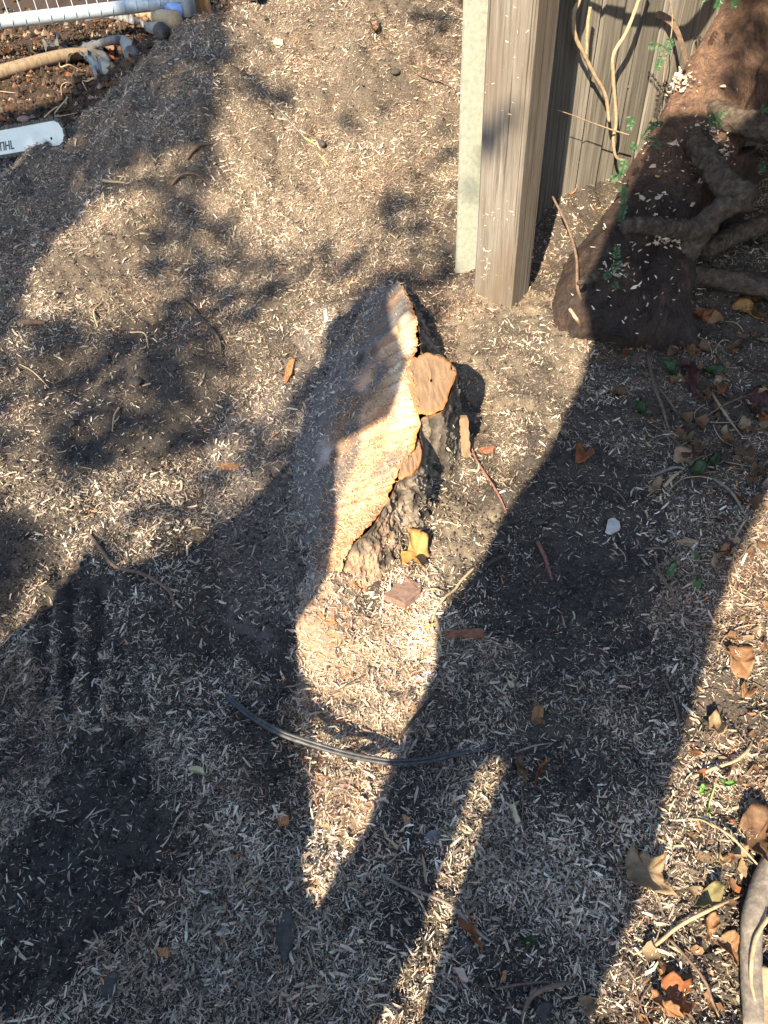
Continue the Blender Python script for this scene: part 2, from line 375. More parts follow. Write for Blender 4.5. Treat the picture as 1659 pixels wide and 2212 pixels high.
for nm, mk, lb in (('wood_chips', inp, 'brownish wood chips covering the large heap behind the stump'),
                   ('wood_chips', inr & ~inp, 'pale wood chips mixed with leaf litter right of the stump'),
                   ('wood_chips', ~inp & ~inr, 'pale shredded wood chips strewn over the soil around the stump')):
    o = link(nm, chips_mesh(nm, C[mk], nn[mk], L[mk], Wd[mk], colr[mk], bend[mk]), M_CHIP, None, False)
    tag(o, lb, None, None, 'stuff')

# soil crumbs (dark, uneven) and the clods beyond the heap
_p = (1 + 5 ** .5) / 2; ICO = np.array([[-1, _p, 0], [1, _p, 0], [-1, -_p, 0], [1, -_p, 0], [0, -1, _p], [0, 1, _p], [0, -1, -_p], [0, 1, -_p], [_p, 0, -1], [_p, 0, 1], [-_p, 0, -1], [-_p, 0, 1]]) / 1.9
ICF = np.array([[0, 11, 5], [0, 5, 1], [0, 1, 7], [0, 7, 10], [0, 10, 11], [1, 5, 9], [5, 11, 4], [11, 10, 2], [10, 7, 6], [7, 1, 8], [3, 9, 4], [3, 4, 2], [3, 2, 6], [3, 6, 8], [3, 8, 9], [4, 9, 5], [2, 4, 11], [6, 2, 10], [8, 6, 7], [9, 8, 1]])
OCT = np.array([[1, 0, 0], [-1, 0, 0], [0, 1, 0], [0, -1, 0], [0, 0, 1], [0, 0, -1]], float)
OCF = np.array([[0, 2, 4], [2, 1, 4], [1, 3, 4], [3, 0, 4], [2, 0, 5], [1, 2, 5], [3, 1, 5], [0, 3, 5]])
def clods(name, x, y, r, col, label, sink=.2, S=OCT, T=OCF):
    n = len(x); q = len(S); V = S[None] * r[:, None, None] * rng.uniform(.6, 1.3, (n, q, 1)) * rng.uniform(.55, 1.3, (n, 1, 3))
    V += np.stack([x, y, Hf(x, y) + r * (.5 - sink)], 1)[:, None]
    th = rng.uniform(0, 6.28, n); F = T[None] + (np.arange(n) * q)[:, None, None]
    o = link(name, mesh_np(name, V.reshape(-1, 3), [F.reshape(-1, 3)], np.repeat(col, q, 0)), M_CLOD, None, False)
    return tag(o, label, None, None, 'stuff')
n = 78000; y = np.r_[rng.uniform(.08, 4.2, 48000), rng.uniform(.08, 1.8, 30000)]; x = rng.uniform(-1, 1, n) * (.6 + .43 * y)
k = (rng.uniform(0, 1, n) < np.clip(1.15 - density(x, y), .12, .9)) & ~inpoly(x, y, DARKBACK) & ~inpoly(x, y, SUN_WEDGE); x, y = x[k], y[k]; n = len(x)
clods('soil_crumbs', x, y, np.exp(rng.normal(math.log(.0030), .5, n)).clip(.0012, .008), np.array([.058, .050, .043]) * rng.uniform(.5, 1.7, (n, 1)), 'dark crumbs of soil between the wood chips')
n = 60000; x = rng.uniform(-3.4, 1.2, n); y = rng.uniform(3.2, 6.4, n)
k = inpoly(x, y, np.vstack([DARKBACK])) | (y > 4.6); x, y = x[k], y[k]; n = len(x)
cc = np.array([.045, .030, .021]) * rng.uniform(.4, 2.0, (n, 1)); cc[rng.uniform(0, 1, n) < .08] = [.16, .07, .035]; cc[rng.uniform(0, 1, n) < .10] = [.24, .18, .12]
clods('soil_clods', x, y, np.exp(rng.normal(math.log(.0070), .6, n)).clip(.0025, .032), cc, 'brown clods of dug soil beyond the wood chip heap', .35)

# ------------------------------------------------------------------ behind the viewpoint: sheets added to shade the ground, and a tree
M_CASTER = streak_mat('shade_caster', (.10, .08, .06), (.16, .13, .10), (.22, .18, .14), (3, 3, 40))
M_TREELEAF = blot_mat('tree_leaf', (.04, .07, .02), (.06, .10, .03), (.10, .11, .03), 6)
M_TREEBARK = blot_mat('tree_bark', (.06, .045, .035), (.11, .085, .065), (.18, .15, .12), 12)
def w3(p):     # a photo point on the ground, or (px, py, z) at a height, or (px, py, 'd', depth)
    if len(p) == 2: return hit(*p)
    if len(p) == 3: return unz(*p)
    return und(p[0], p[1], p[3])
PERP = np.array([AZ[1], -AZ[0], 0.0])
def to_plane(P, d):    # follow the sunlight back to the upright plane d metres behind the viewpoint
    s = (np.dot(P, AZ) + d) / math.cos(SUN_EL); Q = P + TOSUN * s
    return np.dot(Q, PERP), Q[2]
def board(name, pts, d, label, cat, thick=.03, mat=None, drop=()):  # an added sheet cut to the outline of the shade it casts
    uv = []
    for i, p in enumerate(pts):
        u, z = to_plane(w3(p), d)
        uv.append((u, -.05 if i in drop else z))
    bm = bmesh.new()
    fr = [bm.verts.new(Vector(PERP * u - AZ * d) + Vector((0, 0, z))) for u, z in uv]
    f = bm.faces.new(fr)
    r = bmesh.ops.extrude_face_region(bm, geom=[f]); vs = [g for g in r['geom'] if isinstance(g, bmesh.types.BMVert)]
    bmesh.ops.translate(bm, verts=vs, vec=Vector(-AZ * thick)); bmesh.ops.recalc_face_normals(bm, faces=bm.faces[:])
    me = bpy.data.meshes.new(name); bm.to_mesh(me); bm.free()
    return tag(link(name, me, mat or M_CASTER, None, False), label, cat)
RIGHT_SHADE = [(560, 2180), (560, 2180), (692, 1950), (800, 1765), (872, 1600), (905, 1520), (945, 1430), (958, 1320), (1030, 1230), (1080, 1125), (1180, 985), (1250, 830), (1282, 722), (1262, 640, 'd', 2.55), (1300, 520, 'd', 2.5), (1395, 285, 'd', 2.45), (1440, 190, 'd', 2.45), (1552, 192, 'd', 2.45), (1562, 262, 'd', 2.45), (1640, 225, 'd', 2.5), (1640, 100, 'd', 2.55), (1760, 60, 'd', 2.55),
               (1760, 900), (1668, 1040), (1590, 1200), (1545, 1330), (1500, 1500), (1440, 1700), (1392, 1900), (1310, 2080), (1262, 2230), (1262, 2230),
               (905, 2230), (905, 2230), (955, 2050), (1000, 1900), (1060, 1730), (1100, 1632), (1080, 1610), (1040, 1640), (1000, 1760), (935, 1940), (875, 2080), (815, 2220), (815, 2220)]
board('right_shade_caster', RIGHT_SHADE, .75, 'added ragged upright plywood behind the viewpoint shading the right side', 'blocker', drop=(0, 31, 32, 44))  # unseen and added, only to throw the right hand shade
LEFT_SHADE = [(-260, 1900), (-260, 1620), (0, 1412), (60, 1345), (115, 1300), (185, 1195), (250, 1225), (400, 1190), (530, 1100), (620, 1000), (665, 900), (690, 800), (705, 710), (765, 655), (838, 598, .16), (836, 645, .18), (842, 700, .22), (864, 745, .26), (882, 778, .28), (872, 840, .255), (852, 885, .225), (802, 915, .165), (750, 945, .10), (741, 1000, .07), (743, 1080, .05), (742, 1140, .04), (716, 1200, .05), (690, 1270, .05), (652, 1345), (646, 1390), (652, 1440), (682, 1560), (690, 1640), (682, 1800), (674, 1935), (700, 2010), (760, 2180), (760, 2180), (-260, 1900)]
board('left_shade_caster', LEFT_SHADE, .85, 'added dark upright tarpaulin behind the viewpoint shading the lower left', 'occluder', drop=(0, 37, 38), mat=M_TREEBARK)  # also unseen and added, shaped by the shade at lower left
# the tree further back, whose leafy boughs dapple the heap
SD = 9.0
def crown_leaves(polys):
    Vs, n_tot = [], 0
    for pts, dens in polys:
        P = np.array([w3(p) for p in pts]); q = P + TOSUN * SD
        e1 = PERP; e2 = np.cross(TOSUN, e1)
        uv = np.stack([q @ e1, q @ e2], 1); lo, hi = uv.min(0), uv.max(0)
        area = abs(sum(uv[i][0] * uv[i - 1][1] - uv[i - 1][0] * uv[i][1] for i in range(len(uv)))) / 2
        n = int((hi - lo).prod() / .0048 * dens); a = rng.uniform(lo[0], hi[0], n); b = rng.uniform(lo[1], hi[1], n)
        k = inpoly(a, b, uv); a, b = a[k], b[k]; n = len(a)
        c = e1 * a[:, None] + e2 * b[:, None] + TOSUN * (np.dot(q.mean(0), TOSUN) + rng.uniform(-.35, .35, n))[:, None]
        nn_ = TOSUN + rng.normal(0, .45, (n, 3)); nn_ /= np.linalg.norm(nn_, axis=1)[:, None]
        t = np.cross(nn_, rng.normal(0, 1, (n, 3))); t /= np.linalg.norm(t, axis=1)[:, None]; s = np.cross(nn_, t)
        r = rng.uniform(.04, .065, n)[:, None]
        Vs.append(np.stack([c - t * r, c + s * r * .6 + nn_ * r * .2, c + t * r, c - s * r * .6 + nn_ * r * .2], 1).reshape(-1, 3))
    V = np.vstack(Vs); F = np.arange(len(V)).reshape(-1, 4)
    return V, F
CROWN = [
    ([(-350, 340), (0, 250), (130, 230), (330, 60), (440, -10), (500, 40), (478, 150), (455, 240), (468, 300), (390, 340), (300, 345), (245, 415), (145, 495), (95, 560), (62, 640), (20, 720), (-350, 760)], 6.0),
    ([(-350, 760), (20, 720), (70, 700), (60, 800), (0, 1000), (-350, 1000)], 3.0),
    ([(325, 345), (455, 308), (475, 420), (530, 520), (600, 560), (610, 640), (500, 710), (420, 745), (330, 700), (300, 610), (335, 520), (352, 430)], 2.2),
    ([(600, 560), (700, 530), (830, 540), (985, 520), (985, 600), (860, 640), (700, 640), (640, 620)], 1.1),
    ([(380, 560), (470, 580), (520, 680), (470, 760), (360, 900), (240, 1000), (150, 1080), (130, 1000), (250, 880), (360, 740), (370, 640)], 1.6),
    ([(480, 100), (600, 130), (700, 180), (690, 225), (560, 210), (470, 190)], .6),
    ([(480, 150), (620, 190), (760, 210), (880, 230), (985, 300), (985, 360), (860, 330), (700, 270), (600, 240), (480, 220)], .6),
    ([(860, 330), (985, 330), (985, 560), (900, 560), (800, 480), (850, 400)], .9),
    ([(860, 20), (985, 20), (985, 120), (930, 180), (880, 100)], .9),
    ([(70, 705), (250, 670), (430, 700), (520, 800), (530, 920), (420, 980), (300, 970), (180, 1000), (60, 960)], 2.3),
    ([(190, 1180), (330, 1110), (450, 1035), (560, 950), (640, 865), (685, 790), (710, 900), (650, 1040), (545, 1130), (400, 1230), (250, 1260)], 2.2),
    ([(240, 1040), (470, 980), (560, 900), (620, 860), (640, 900), (540, 1000), (430, 1070), (300, 1130)], .8),
    ([(-100, 1070), (55, 1105), (105, 1180), (92, 1235), (0, 1360), (-100, 1420)], 2.4),
    ([(985, 330, 'd', 2.6), (1080, 330, 'd', 2.6), (1170, 280, 'd', 2.6), (1180, 350, 'd', 2.6), (1060, 420, 'd', 2.6), (985, 410, 'd', 2.6)], .8),
    ([(700, 690), (820, 610), (985, 570), (985, 610), (880, 650), (760, 720)], 1.8),
    ([(880, 630), (950, 650), (1000, 700), (960, 740), (900, 690)], .8),
    ([(1700, -100, 'd', 3), (1560, -60, 'd', 3), (1570, 100, 'd', 2.8), (1555, 230, 'd', 2.7), (1640, 240, 'd', 2.7), (1760, 300, 'd', 2.7)], 2.2),
]
tree = empty('broadleaf_tree', (-4.3, -6.3, H0(-4.3, -6.3) - .05), 'leafy broadleaf tree behind the viewpoint dappling the heap with shade', 'tree')
V, F = crown_leaves(CROWN); link('crown', mesh_np('crown', V, [F]), M_TREELEAF, tree, False)
cm = V.mean(0)
parts = [tube([(-4.3, -6.3, -.05), (-4.25, -6.25, 2.2), tuple(cm + np.array([-.9, -.6, -.6]))], [.17, .13, .06], 20, 10, .1)]
link('trunk', mesh_np('trunk', *merge(parts)), M_TREEBARK, tree)
for dx, dz in ((-1.0, .1), (-.3, -.5), (.5, .3), (.9, -.6)):
    link('limb', mesh_np('limb', *tube([tuple(cm + np.array([-.9, -.6, -.6])), tuple(cm + np.array([dx * .5, -.3, dz * .4])), tuple(cm + PERP * dx + np.array([0, 0, dz]))], [.05, .03, .01], 14, 7)), M_TREEBARK, tree)

# ------------------------------------------------------------------ the stump
M_STUMP = attr_mat('cut_wood', .75, 260, .22, .5, .003)
M_BARK = attr_mat('stump_bark', .95, 90, .45, .8, .006)
stump = empty('tree_stump', tuple(unz(850, 1050, .03)), 'low stump with slanting orange sawn face and dark rough bark', 'stump')
RIM = [(868, 622, .19), (890, 660, .235), (902, 712, .265), (896, 768, .285), (888, 800, .29), (897, 850, .29), (908, 885, .285), (903, 935, .255), (884, 985, .232), (860, 1025, .21), (835, 1080, .18), (797, 1138, .145), (757, 1175, .108), (738, 1225, .06), (715, 1275, .015), (695, 1330, -.03)]
FOOT = [(800, 612), (748, 660), (706, 740), (672, 820), (640, 905), (622, 985), (612, 1060), (614, 1130), (625, 1200), (640, 1260), (665, 1310), (690, 1340)]
n, m = 300, 128
rim = resample(spline([unz(*p) for p in RIM], 400), n); foot = resample(spline([hit(a, b, -.012) for a, b in FOOT], 400), n)
q_ = np.arange(n); rim += np.stack([.005 * vn2(q_ * .25, 0 * q_ + k_, 13) + .003 * vn2(q_ * .7, 0 * q_ + k_, 14) for k_ in range(3)], 1)
t = np.linspace(0, 1, m)[None, :]; s = np.linspace(0, 1, n)[:, None]
P = rim[:, None] * (1 - t[..., None]) + foot[:, None] * t[..., None]
sag = np.sin(np.pi * t) * (.035 + .02 * np.sin(s * 9)) * (1 - .7 * s)
led = (.21 + .21 * t + .012 * vn2(t * 14, 0 * t, 19)) - s                                # above zero: the upper pass of the grinder
step = .026 * np.clip(led / .016 + .5, 0, 1) * np.clip((.85 - t) * 6, 0, 1) * np.clip(t * 14, 0, 1) + .010 * np.clip((.50 + .20 * t - s) / .01, 0, 1) * np.clip((.8 - t) * 5, 0, 1) * np.clip(t * 10, 0, 1)
Pn = P + 0.0
fib = .005 * vn3(Pn[..., 0] * 40, Pn[..., 1] * 90, Pn[..., 2] * 50, 5) + .003 * vn3(Pn[..., 0] * 110, Pn[..., 1] * 150, Pn[..., 2] * 120, 6) + .0018 * vn3(Pn[..., 0] * 290, Pn[..., 1] * 320, Pn[..., 2] * 290, 7)
P[..., 2] += -sag + step + fib * np.clip(t * 12, .25, 1)
P[..., 0] += .002 * vn3(Pn[..., 0] * 160, Pn[..., 1] * 160, Pn[..., 2] * 160, 17) * (t > .02)
FACE = P.copy()
wood = np.array([.47, .30, .18]); cream = np.array([.60, .48, .34]); grey = np.array([.135, .125, .118]); orange = np.array([.52, .20, .06]); pink = np.array([.46, .30, .22]); dust = np.array([.135, .122, .113])
nz = fbm2(P[..., 0] * 30, P[..., 1] * 30, 31, 3); nz2 = fbm2(P[..., 0] * 9, P[..., 1] * 9, 37, 3)
c = np.broadcast_to(wood, P.shape).copy()
def lay(c, col, k): k = np.clip(k, 0, 1)[..., None]; return c * (1 - k) + col * k
tt = np.broadcast_to(t, (n, m)); ss = np.broadcast_to(s, (n, m)); ledf = np.broadcast_to(led, (n, m))
c = lay(c, cream, 1.0 * np.clip(1.25 - np.abs(tt - .09) / .10, 0, 1) * (ss > .2) * (ss < .60) + .2 * nz)
c = lay(c, pink, np.clip((tt - .30) * 6, 0, 1) * .6)
c = lay(c, grey * 1.15, 1.5 * np.clip(1.25 - np.hypot((tt - (.30 + .06 * nz2)) / .10, (ss - .43) / .07), 0, 1))
c = lay(c, grey * 1.1, .8 * np.clip(1.2 - np.hypot((tt - .12 - .1 * nz2) / .12, (ss - .68) / .05), 0, 1))
c = lay(c, dust * 1.05, np.clip(ledf * 45 + nz2 * .3, 0, 1) * np.clip((tt - .05) * 14 + .25, 0, 1))
c = lay(c, np.array([.34, .19, .10]), np.clip(1 - np.abs(ledf + .012) / .014, 0, 1) * .8 * (tt < .8) * np.clip(.7 + nz, 0, 1))
c = lay(c, dust * .95, np.clip((tt - .40 + .10 * nz2) * 12, 0, 1)); c = lay(c, np.array([.36, .30, .27]), np.clip(1.2 - np.hypot((tt - .66) / .12, (ss - .62) / .05), 0, 1) * np.clip(.6 + nz, 0, 1))
c = lay(c, orange, np.clip(1.2 - tt / .045, 0, 1) * np.clip(.75 + nz, 0, 1) * (ss > .12) * (ss < .86))
c = lay(c, np.array([.36, .15, .06]), np.clip(1 - np.abs(ss - (.50 + .20 * tt)) / .012, 0, 1) * .8 * (tt < .5) * np.clip(.7 + nz, 0, 1))
c = lay(c, np.array([.20, .11, .06]), np.clip(nz2 * 1.6 - .75, 0, 1) * .7); c = c * (1 + .18 * nz)[..., None]
link('ground_face', mesh_np('ground_face', P.reshape(-1, 3), grid_faces(n, m), c.reshape(-1, 3)), M_STUMP, stump, False)['label'] = 'slanting ground-down face of pale orange wood'
# the two level saw cuts on top of the ridge
def flat_cut(name, pts, z, label, seed):
    Q = spline([unz(a, b, z) for a, b in pts + pts[:1]], 90)[:-1]; cen = Q.mean(0); k = len(Q); rings = 16
    ang = np.arange(k); rag = 1 + .06 * vn2(ang * .23, 0 * ang, seed) + .025 * vn2(ang * .61, 0 * ang, seed + 1) + .012 * rng.uniform(-1, 1, k)
    V, Cc = [], []
    for r in np.linspace(1, .05, rings):
        p = cen + (Q - cen) * r * np.where(r > .8, rag, 1)[:, None]
        p[:, 2] = z + .0025 * vn2(p[:, 0] * 260, p[:, 1] * 30, seed) - .004 * (r > .97)
        V.append(p); col = np.array([.285, .185, .11]) * (1 + .22 * vn2(p[:, 0] * 300, p[:, 1] * 25, seed))[:, None]
        ringw = .5 + .5 * np.sin(r * 40); col = col * (.96 + .06 * ringw)
        if r > .86: col = lay(col, np.array([.42, .18, .065]), np.full(k, min(.8, (r - .86) * 7)))
        Cc.append(col)
    V = np.vstack(V); F = grid_faces(rings, k, True)
    o = link(name, mesh_np(name, V, F, np.vstack(Cc)), M_STUMP, stump); o['label'] = label
OV1 = [(886, 770), (918, 762), (955, 770), (975, 790), (984, 808), (972, 845), (958, 882), (930, 894), (903, 890), (886, 850), (878, 806)]
OV2 = [(886, 948), (903, 946), (911, 968), (906, 1000), (888, 1022), (862, 1030), (866, 1000), (878, 975)]
flat_cut('saw_cut', OV1, .290, 'level brown saw cut at the top of the stump', 61)
flat_cut('saw_cut', OV2, .228, 'smaller level saw cut lower on the ridge', 67)
# bark wall below the rim, on the right hand side
TOPB = [(868, 622, .19), (892, 655, .235), (905, 705, .262), (912, 762, .288), (950, 766, .291), (977, 788, .291), (986, 808, .291), (974, 847, .291), (959, 884, .291), (932, 897, .288), (910, 905, .275), (908, 938, .245), (914, 968, .234), (908, 1002, .234), (889, 1025, .232), (862, 1035, .21), (838, 1083, .18), (800, 1142, .143), (760, 1180, .105), (742, 1228, .058), (719, 1280, .012), (698, 1335, -.035)]
BASB = [(905, 650), (935, 700), (965, 740), (992, 790), (1010, 850), (1012, 900), (1008, 950), (1000, 990), (978, 1030), (958, 1060), (945, 1095), (930, 1130), (905, 1160), (885, 1190), (862, 1220), (842, 1250), (826, 1280), (806, 1310), (788, 1340), (772, 1370), (752, 1390), (700, 1400)]
tp = resample(spline([unz(*p) for p in TOPB], 400), 320); bs = resample(spline([hit(a, b, -.03) for a, b in BASB], 400), 320)
n, m = 320, 70; u = np.linspace(0, 1, m)[None]
P = tp[:, None] * (1 - u[..., None]) + bs[:, None] * u[..., None]
curve = (u ** 1.0 - u ** .55)                       # steep at the top, flaring at the foot
P[..., :2] += (bs - tp)[:, None, :2] * (u ** 1.9 - u)[..., None] * .75
wx = P[..., 0] + .02 * vn3(P[..., 0] * 20, P[..., 1] * 20, P[..., 2] * 20, 71); wy = P[..., 1] + .02 * vn3(P[..., 0] * 20, P[..., 1] * 20, P[..., 2] * 20, 72)
fis = 1.6 * np.abs(vn3(wx * 34, wy * 34, P[..., 2] * 11, 41)); fis2 = 1.5 * np.abs(vn3(wx * 80, wy * 80, P[..., 2] * 38, 43))
out = np.stack([bs[:, 0] - tp[:, 0], bs[:, 1] - tp[:, 1], 0 * bs[:, 0]], 1); out /= np.linalg.norm(out, axis=1)[:, None] + 1e-9
dis = (.016 * (np.clip(fis, 0, .5) - .4) + .008 * (fis2 - .35) + .004 * vn3(P[..., 0] * 260, P[..., 1] * 260, P[..., 2] * 200, 15) + .004 * vn3(P[..., 0] * 70, P[..., 1] * 70, P[..., 2] * 40, 14) + .005 * vn3(P[..., 0] * 150, P[..., 1] * 150, P[..., 2] * 110, 4)) * np.clip(u * 9, 0, 1)
P += out[:, None] * dis[..., None]
bk = np.array([.15, .125, .10]); c = np.broadcast_to(bk, P.shape).copy() * (.18 + 1.25 * np.clip(fis * 1.1, 0, 1) * (.6 + .5 * np.clip(fis2, 0, 1)))[..., None]
nb = fbm2(P[..., 0] * 25, P[..., 1] * 25 + P[..., 2] * 20, 47, 3); c = lay(c, np.array([.27, .225, .175]), np.clip(nb * 1.1 + (u - .4) * .8, 0, 1) * .8)
c = lay(c, np.array([.30, .13, .05]), np.clip(1 - u / .035, 0, 1) * np.clip(.6 + nb, 0, 1))
c = lay(c, np.array([.40, .25, .16]), np.clip(nb + .5, 0, 1) * .75 * np.clip((np.arange(n)[:, None] - 230) / 50, 0, 1))
BARKP = P.copy()
link('bark', mesh_np('bark', P.reshape(-1, 3), grid_faces(n, m)[:, ::-1], c.reshape(-1, 3)), M_BARK, stump, False)['label'] = 'dark fissured bark flank of the stump'
P = [unz(785, 1140, .055), hit(752, 1215, -.008), hit(722, 1290, -.022), hit(706, 1350, -.038), hit(716, 1440, -.075)]
V, F = tube(P, [.05, .062, .078, .084, .06], 90, 56, .14, 33, freq=34); V[:, 2] += .003 * vn3(V[:, 0] * 140, V[:, 1] * 140, V[:, 2] * 140, 8)
nb = fbm2(V[:, 0] * 28, V[:, 1] * 28, 83, 3); c = np.broadcast_to(np.array([.30, .20, .14]), V.shape).copy(); c = lay(c, np.array([.15, .12, .095]), np.clip(.3 + nb * 1.3 + (V[:, 0] - P[2][0]) * 14, 0, 1)); c = lay(c, np.array([.48, .22, .10]), np.clip(nb * 2 - .9, 0, 1))
link('root', mesh_np('root', V, F, c), M_BARK, stump, False)['label'] = 'pinkish root running forward from the stump'; ROOTV = V[(V[:, 2] > Hm(V[:, 0], V[:, 1]))]
# torn slivers along the rim and a standing splinter beside it
M_SPL = streak_mat('splinter_wood', (.28, .185, .10), (.38, .27, .16), (.47, .35, .22), (90, 90, 6))
M_ORANGE = streak_mat('orange_bast', (.38, .13, .03), (.50, .19, .05), (.60, .27, .09), (80, 80, 8))
# fibres standing off the ground face
ni = rng.integers(0, 270, 9000); mi = rng.integers(1, 80, 9000); keep = rng.uniform(0, 1, 9000) < np.clip((ni / 300 - .20 - .2 * mi / 128) * 4, .04, 1); ni, mi = ni[keep], mi[keep]
b = FACE[ni, mi] + rng.normal(0, .002, (len(ni), 3)); dr = np.stack([rng.normal(-.35, .5, len(ni)), rng.normal(-.2, .5, len(ni)), np.abs(rng.normal(.5, .3, len(ni)))], 1); dr /= np.linalg.norm(dr, axis=1)[:, None]
ln = np.exp(rng.normal(math.log(.010), .5, len(ni)))[:, None]; sd = np.cross(dr, rng.normal(0, 1, (len(ni), 3))); sd /= np.linalg.norm(sd, axis=1)[:, None]
V = np.stack([b - sd * .0013, b + sd * .0013, b + dr * ln], 1).reshape(-1, 3)
fc = np.array([[.58, .38, .23], [.66, .50, .34], [.42, .18, .07], [.30, .20, .12]])[rng.choice(4, len(ni), p=[.4, .3, .15, .15])]
o = link('wood_fibres', mesh_np('wood_fibres', V, np.arange(len(V)).reshape(-1, 3), np.repeat(fc, 3, 0)), M_CHIP, stump, False); o['kind'] = 'stuff'
# chips lying on the face and the bark foot
ni = rng.integers(0, 299, 15000); mi = rng.integers(10, 128, 15000); keep = rng.uniform(0, 1, 15000) < np.clip(.03 + (mi / 128 - .40) * 1.7 + (ni < 60) * .12, 0, .9); ni, mi = ni[keep], mi[keep]
C1 = FACE[ni, mi] + np.c_[rng.normal(0, .003, (len(ni), 2)), rng.uniform(.001, .004, len(ni))]; N1 = np.array([-.45, -.1, .9]) + rng.normal(0, .25, (len(ni), 3))
ni = rng.integers(0, 319, 2200); mi = rng.integers(26, 69, 2200); keep = rng.uniform(0, 1, 2200) < (mi / 69) ** 2 * (.35 + .6 * (ni > 180)); ni, mi = ni[keep], mi[keep]
C2 = BARKP[ni, mi] + np.array([.003, -.003, .003]); N2 = np.array([.5, -.5, .7]) + rng.normal(0, .25, (len(ni), 3))
ri = rng.integers(0, len(ROOTV), 3400); C3 = ROOTV[ri] + np.c_[rng.normal(0, .006, (3400, 2)), rng.uniform(.001, .006, 3400)]; N3 = np.array([0, 0, 1.0]) + rng.normal(0, .4, (3400, 3))
Cc, Nn = np.vstack([C1, C2, C3]), np.vstack([N1, N2, N3]); Nn /= np.linalg.norm(Nn, axis=1)[:, None]; k = len(Cc); Lc = np.exp(rng.normal(math.log(.0075), .45, k)).clip(.003, .022)
o = link('chip_dusting', chips_mesh('chip_dusting', Cc, Nn, Lc, Lc * rng.uniform(.15, .4, k), pal(k, [20, 20, 15, 12, 10, 5, 3, 10, 2]), Lc * rng.normal(0, .1, k)), M_CHIP, stump, False); o['kind'] = 'stuff'

# ------------------------------------------------------------------ posts and fence
def post_mesh(w, d, h, seed, seg=40):
    """a sawn post with eased edges and slightly uneven faces"""
    e = .006; ring = np.array([(-w / 2 + e, -d / 2), (w / 2 - e, -d / 2), (w / 2, -d / 2 + e), (w / 2, d / 2 - e), (w / 2 - e, d / 2), (-w / 2 + e, d / 2), (-w / 2, d / 2 - e), (-w / 2, -d / 2 + e)])
    z = np.linspace(-.25, h, seg); V = np.zeros((seg, 8, 3)); V[..., :2] = ring[None]; V[..., 2] = z[:, None]
    V[..., 0] += .002 * vn3(V[..., 0] * 9, V[..., 1] * 9, V[..., 2] * 5, seed); V[..., 1] += .002 * vn3(V[..., 0] * 9, V[..., 1] * 9, V[..., 2] * 5, seed + 3)
    F = [grid_faces(seg, 8, True), np.array([[(seg - 1) * 8 + i for i in range(8)]])]
    return V.reshape(-1, 3), F
def timber_mat():
    m, nt, b = new_mat('weathered_timber', .85, .2); v = coords(nt, (55, 55, 2.2)); f = noise(nt, v, 1.6, 7, .7, .4)
    c = ramp(nt, f, [(.25, (.06, .052, .044)), (.45, (.15, .132, .112)), (.6, (.21, .187, .162)), (.8, (.30, .272, .238))])
    f2 = noise(nt, coords(nt, (3, 3, 1.3)), 2.2, 3, .5); c = mix(nt, ramp(nt, f2, [(.4, (0, 0, 0)), (.7, (.8, .8, .8))]), c, (.13, .095, .065))
    cr = ramp(nt, noise(nt, coords(nt, (95, 95, 1.1)), 1.3, 3, .55), [(.60, (0, 0, 0)), (.66, (.75, .75, .75))]); c = mix(nt, cr, c, (.03, .024, .018))
    nt.links.new(c, b.inputs['Base Color']); fine = noise(nt, coords(nt, (260, 260, 6)), 1, 4, .7); bump(nt, b, fine, .9, .004); return m
M_TIMBER = timber_mat()
ROT = math.radians(-36)
pB = hit(1103, 668); ca_, sa_ = math.cos(ROT), math.sin(ROT); pw = .152
pc = np.array([pB[0], pB[1]]) + np.array([-ca_, -sa_]) * pw / 2 + np.array([-sa_, ca_]) * pw / 2
tp_o = link('timber_post', mesh_np('timber_post', *post_mesh(pw, pw, 2.1, 5)), M_TIMBER, None, False)
tp_o.location = (pc[0], pc[1], Hm(*pc)); tp_o.rotation_euler.z = ROT
tag(tp_o, 'square weathered brown timber post in the chips beside the yew', 'post')
k = 90; fx = rng.uniform(-pw * .45, pw * .45, k); fz = np.where(rng.uniform(0, 1, k) < .5, rng.normal(.28, .03, k), rng.uniform(.03, 1.3, k)); fx[:34] = rng.normal(-.03, .008, 34); fz[:34] = rng.uniform(.06, .17, 34)
Cq = np.stack([fx, np.full(k, -pw / 2 - .002), fz], 1); Nq = np.array([0, -1.0, .15]) + rng.normal(0, .2, (k, 3)); Nq /= np.linalg.norm(Nq, axis=1)[:, None]; Lq = np.exp(rng.normal(math.log(.006), .5, k)).clip(.002, .018)
o = link('chip_dusting', chips_mesh('chip_dusting', Cq, Nq, Lq, Lq * rng.uniform(.2, .5, k), pal(k, [20, 15, 8, 26, 2, 1, 3, 8, 0]), Lq * .1), M_CHIP, None, False); o.parent = tp_o; o['kind'] = 'stuff'
M_PALE = blot_mat('pale_concrete', (.17, .18, .15), (.225, .235, .195), (.27, .275, .235), 60, .85, .25, .002)
pl, pr = hit(983, 590), hit(1042, 600)
gw = .118
ROT2 = math.radians(-16); pc2 = np.array([pl[0], pl[1]]) + np.array([math.cos(ROT2), math.sin(ROT2)]) * gw / 2 + np.array([-math.sin(ROT2), math.cos(ROT2)]) * .05
cp = link('concrete_post', mesh_np('concrete_post', *post_mesh(gw, .10, 2.0, 15)), M_PALE, None, False)
cp.location = (pc2[0], pc2[1], Hm(*pc2)); cp.rotation_euler.z = ROT2
tag(cp, 'pale greenish grey concrete post left of the timber post', 'post')

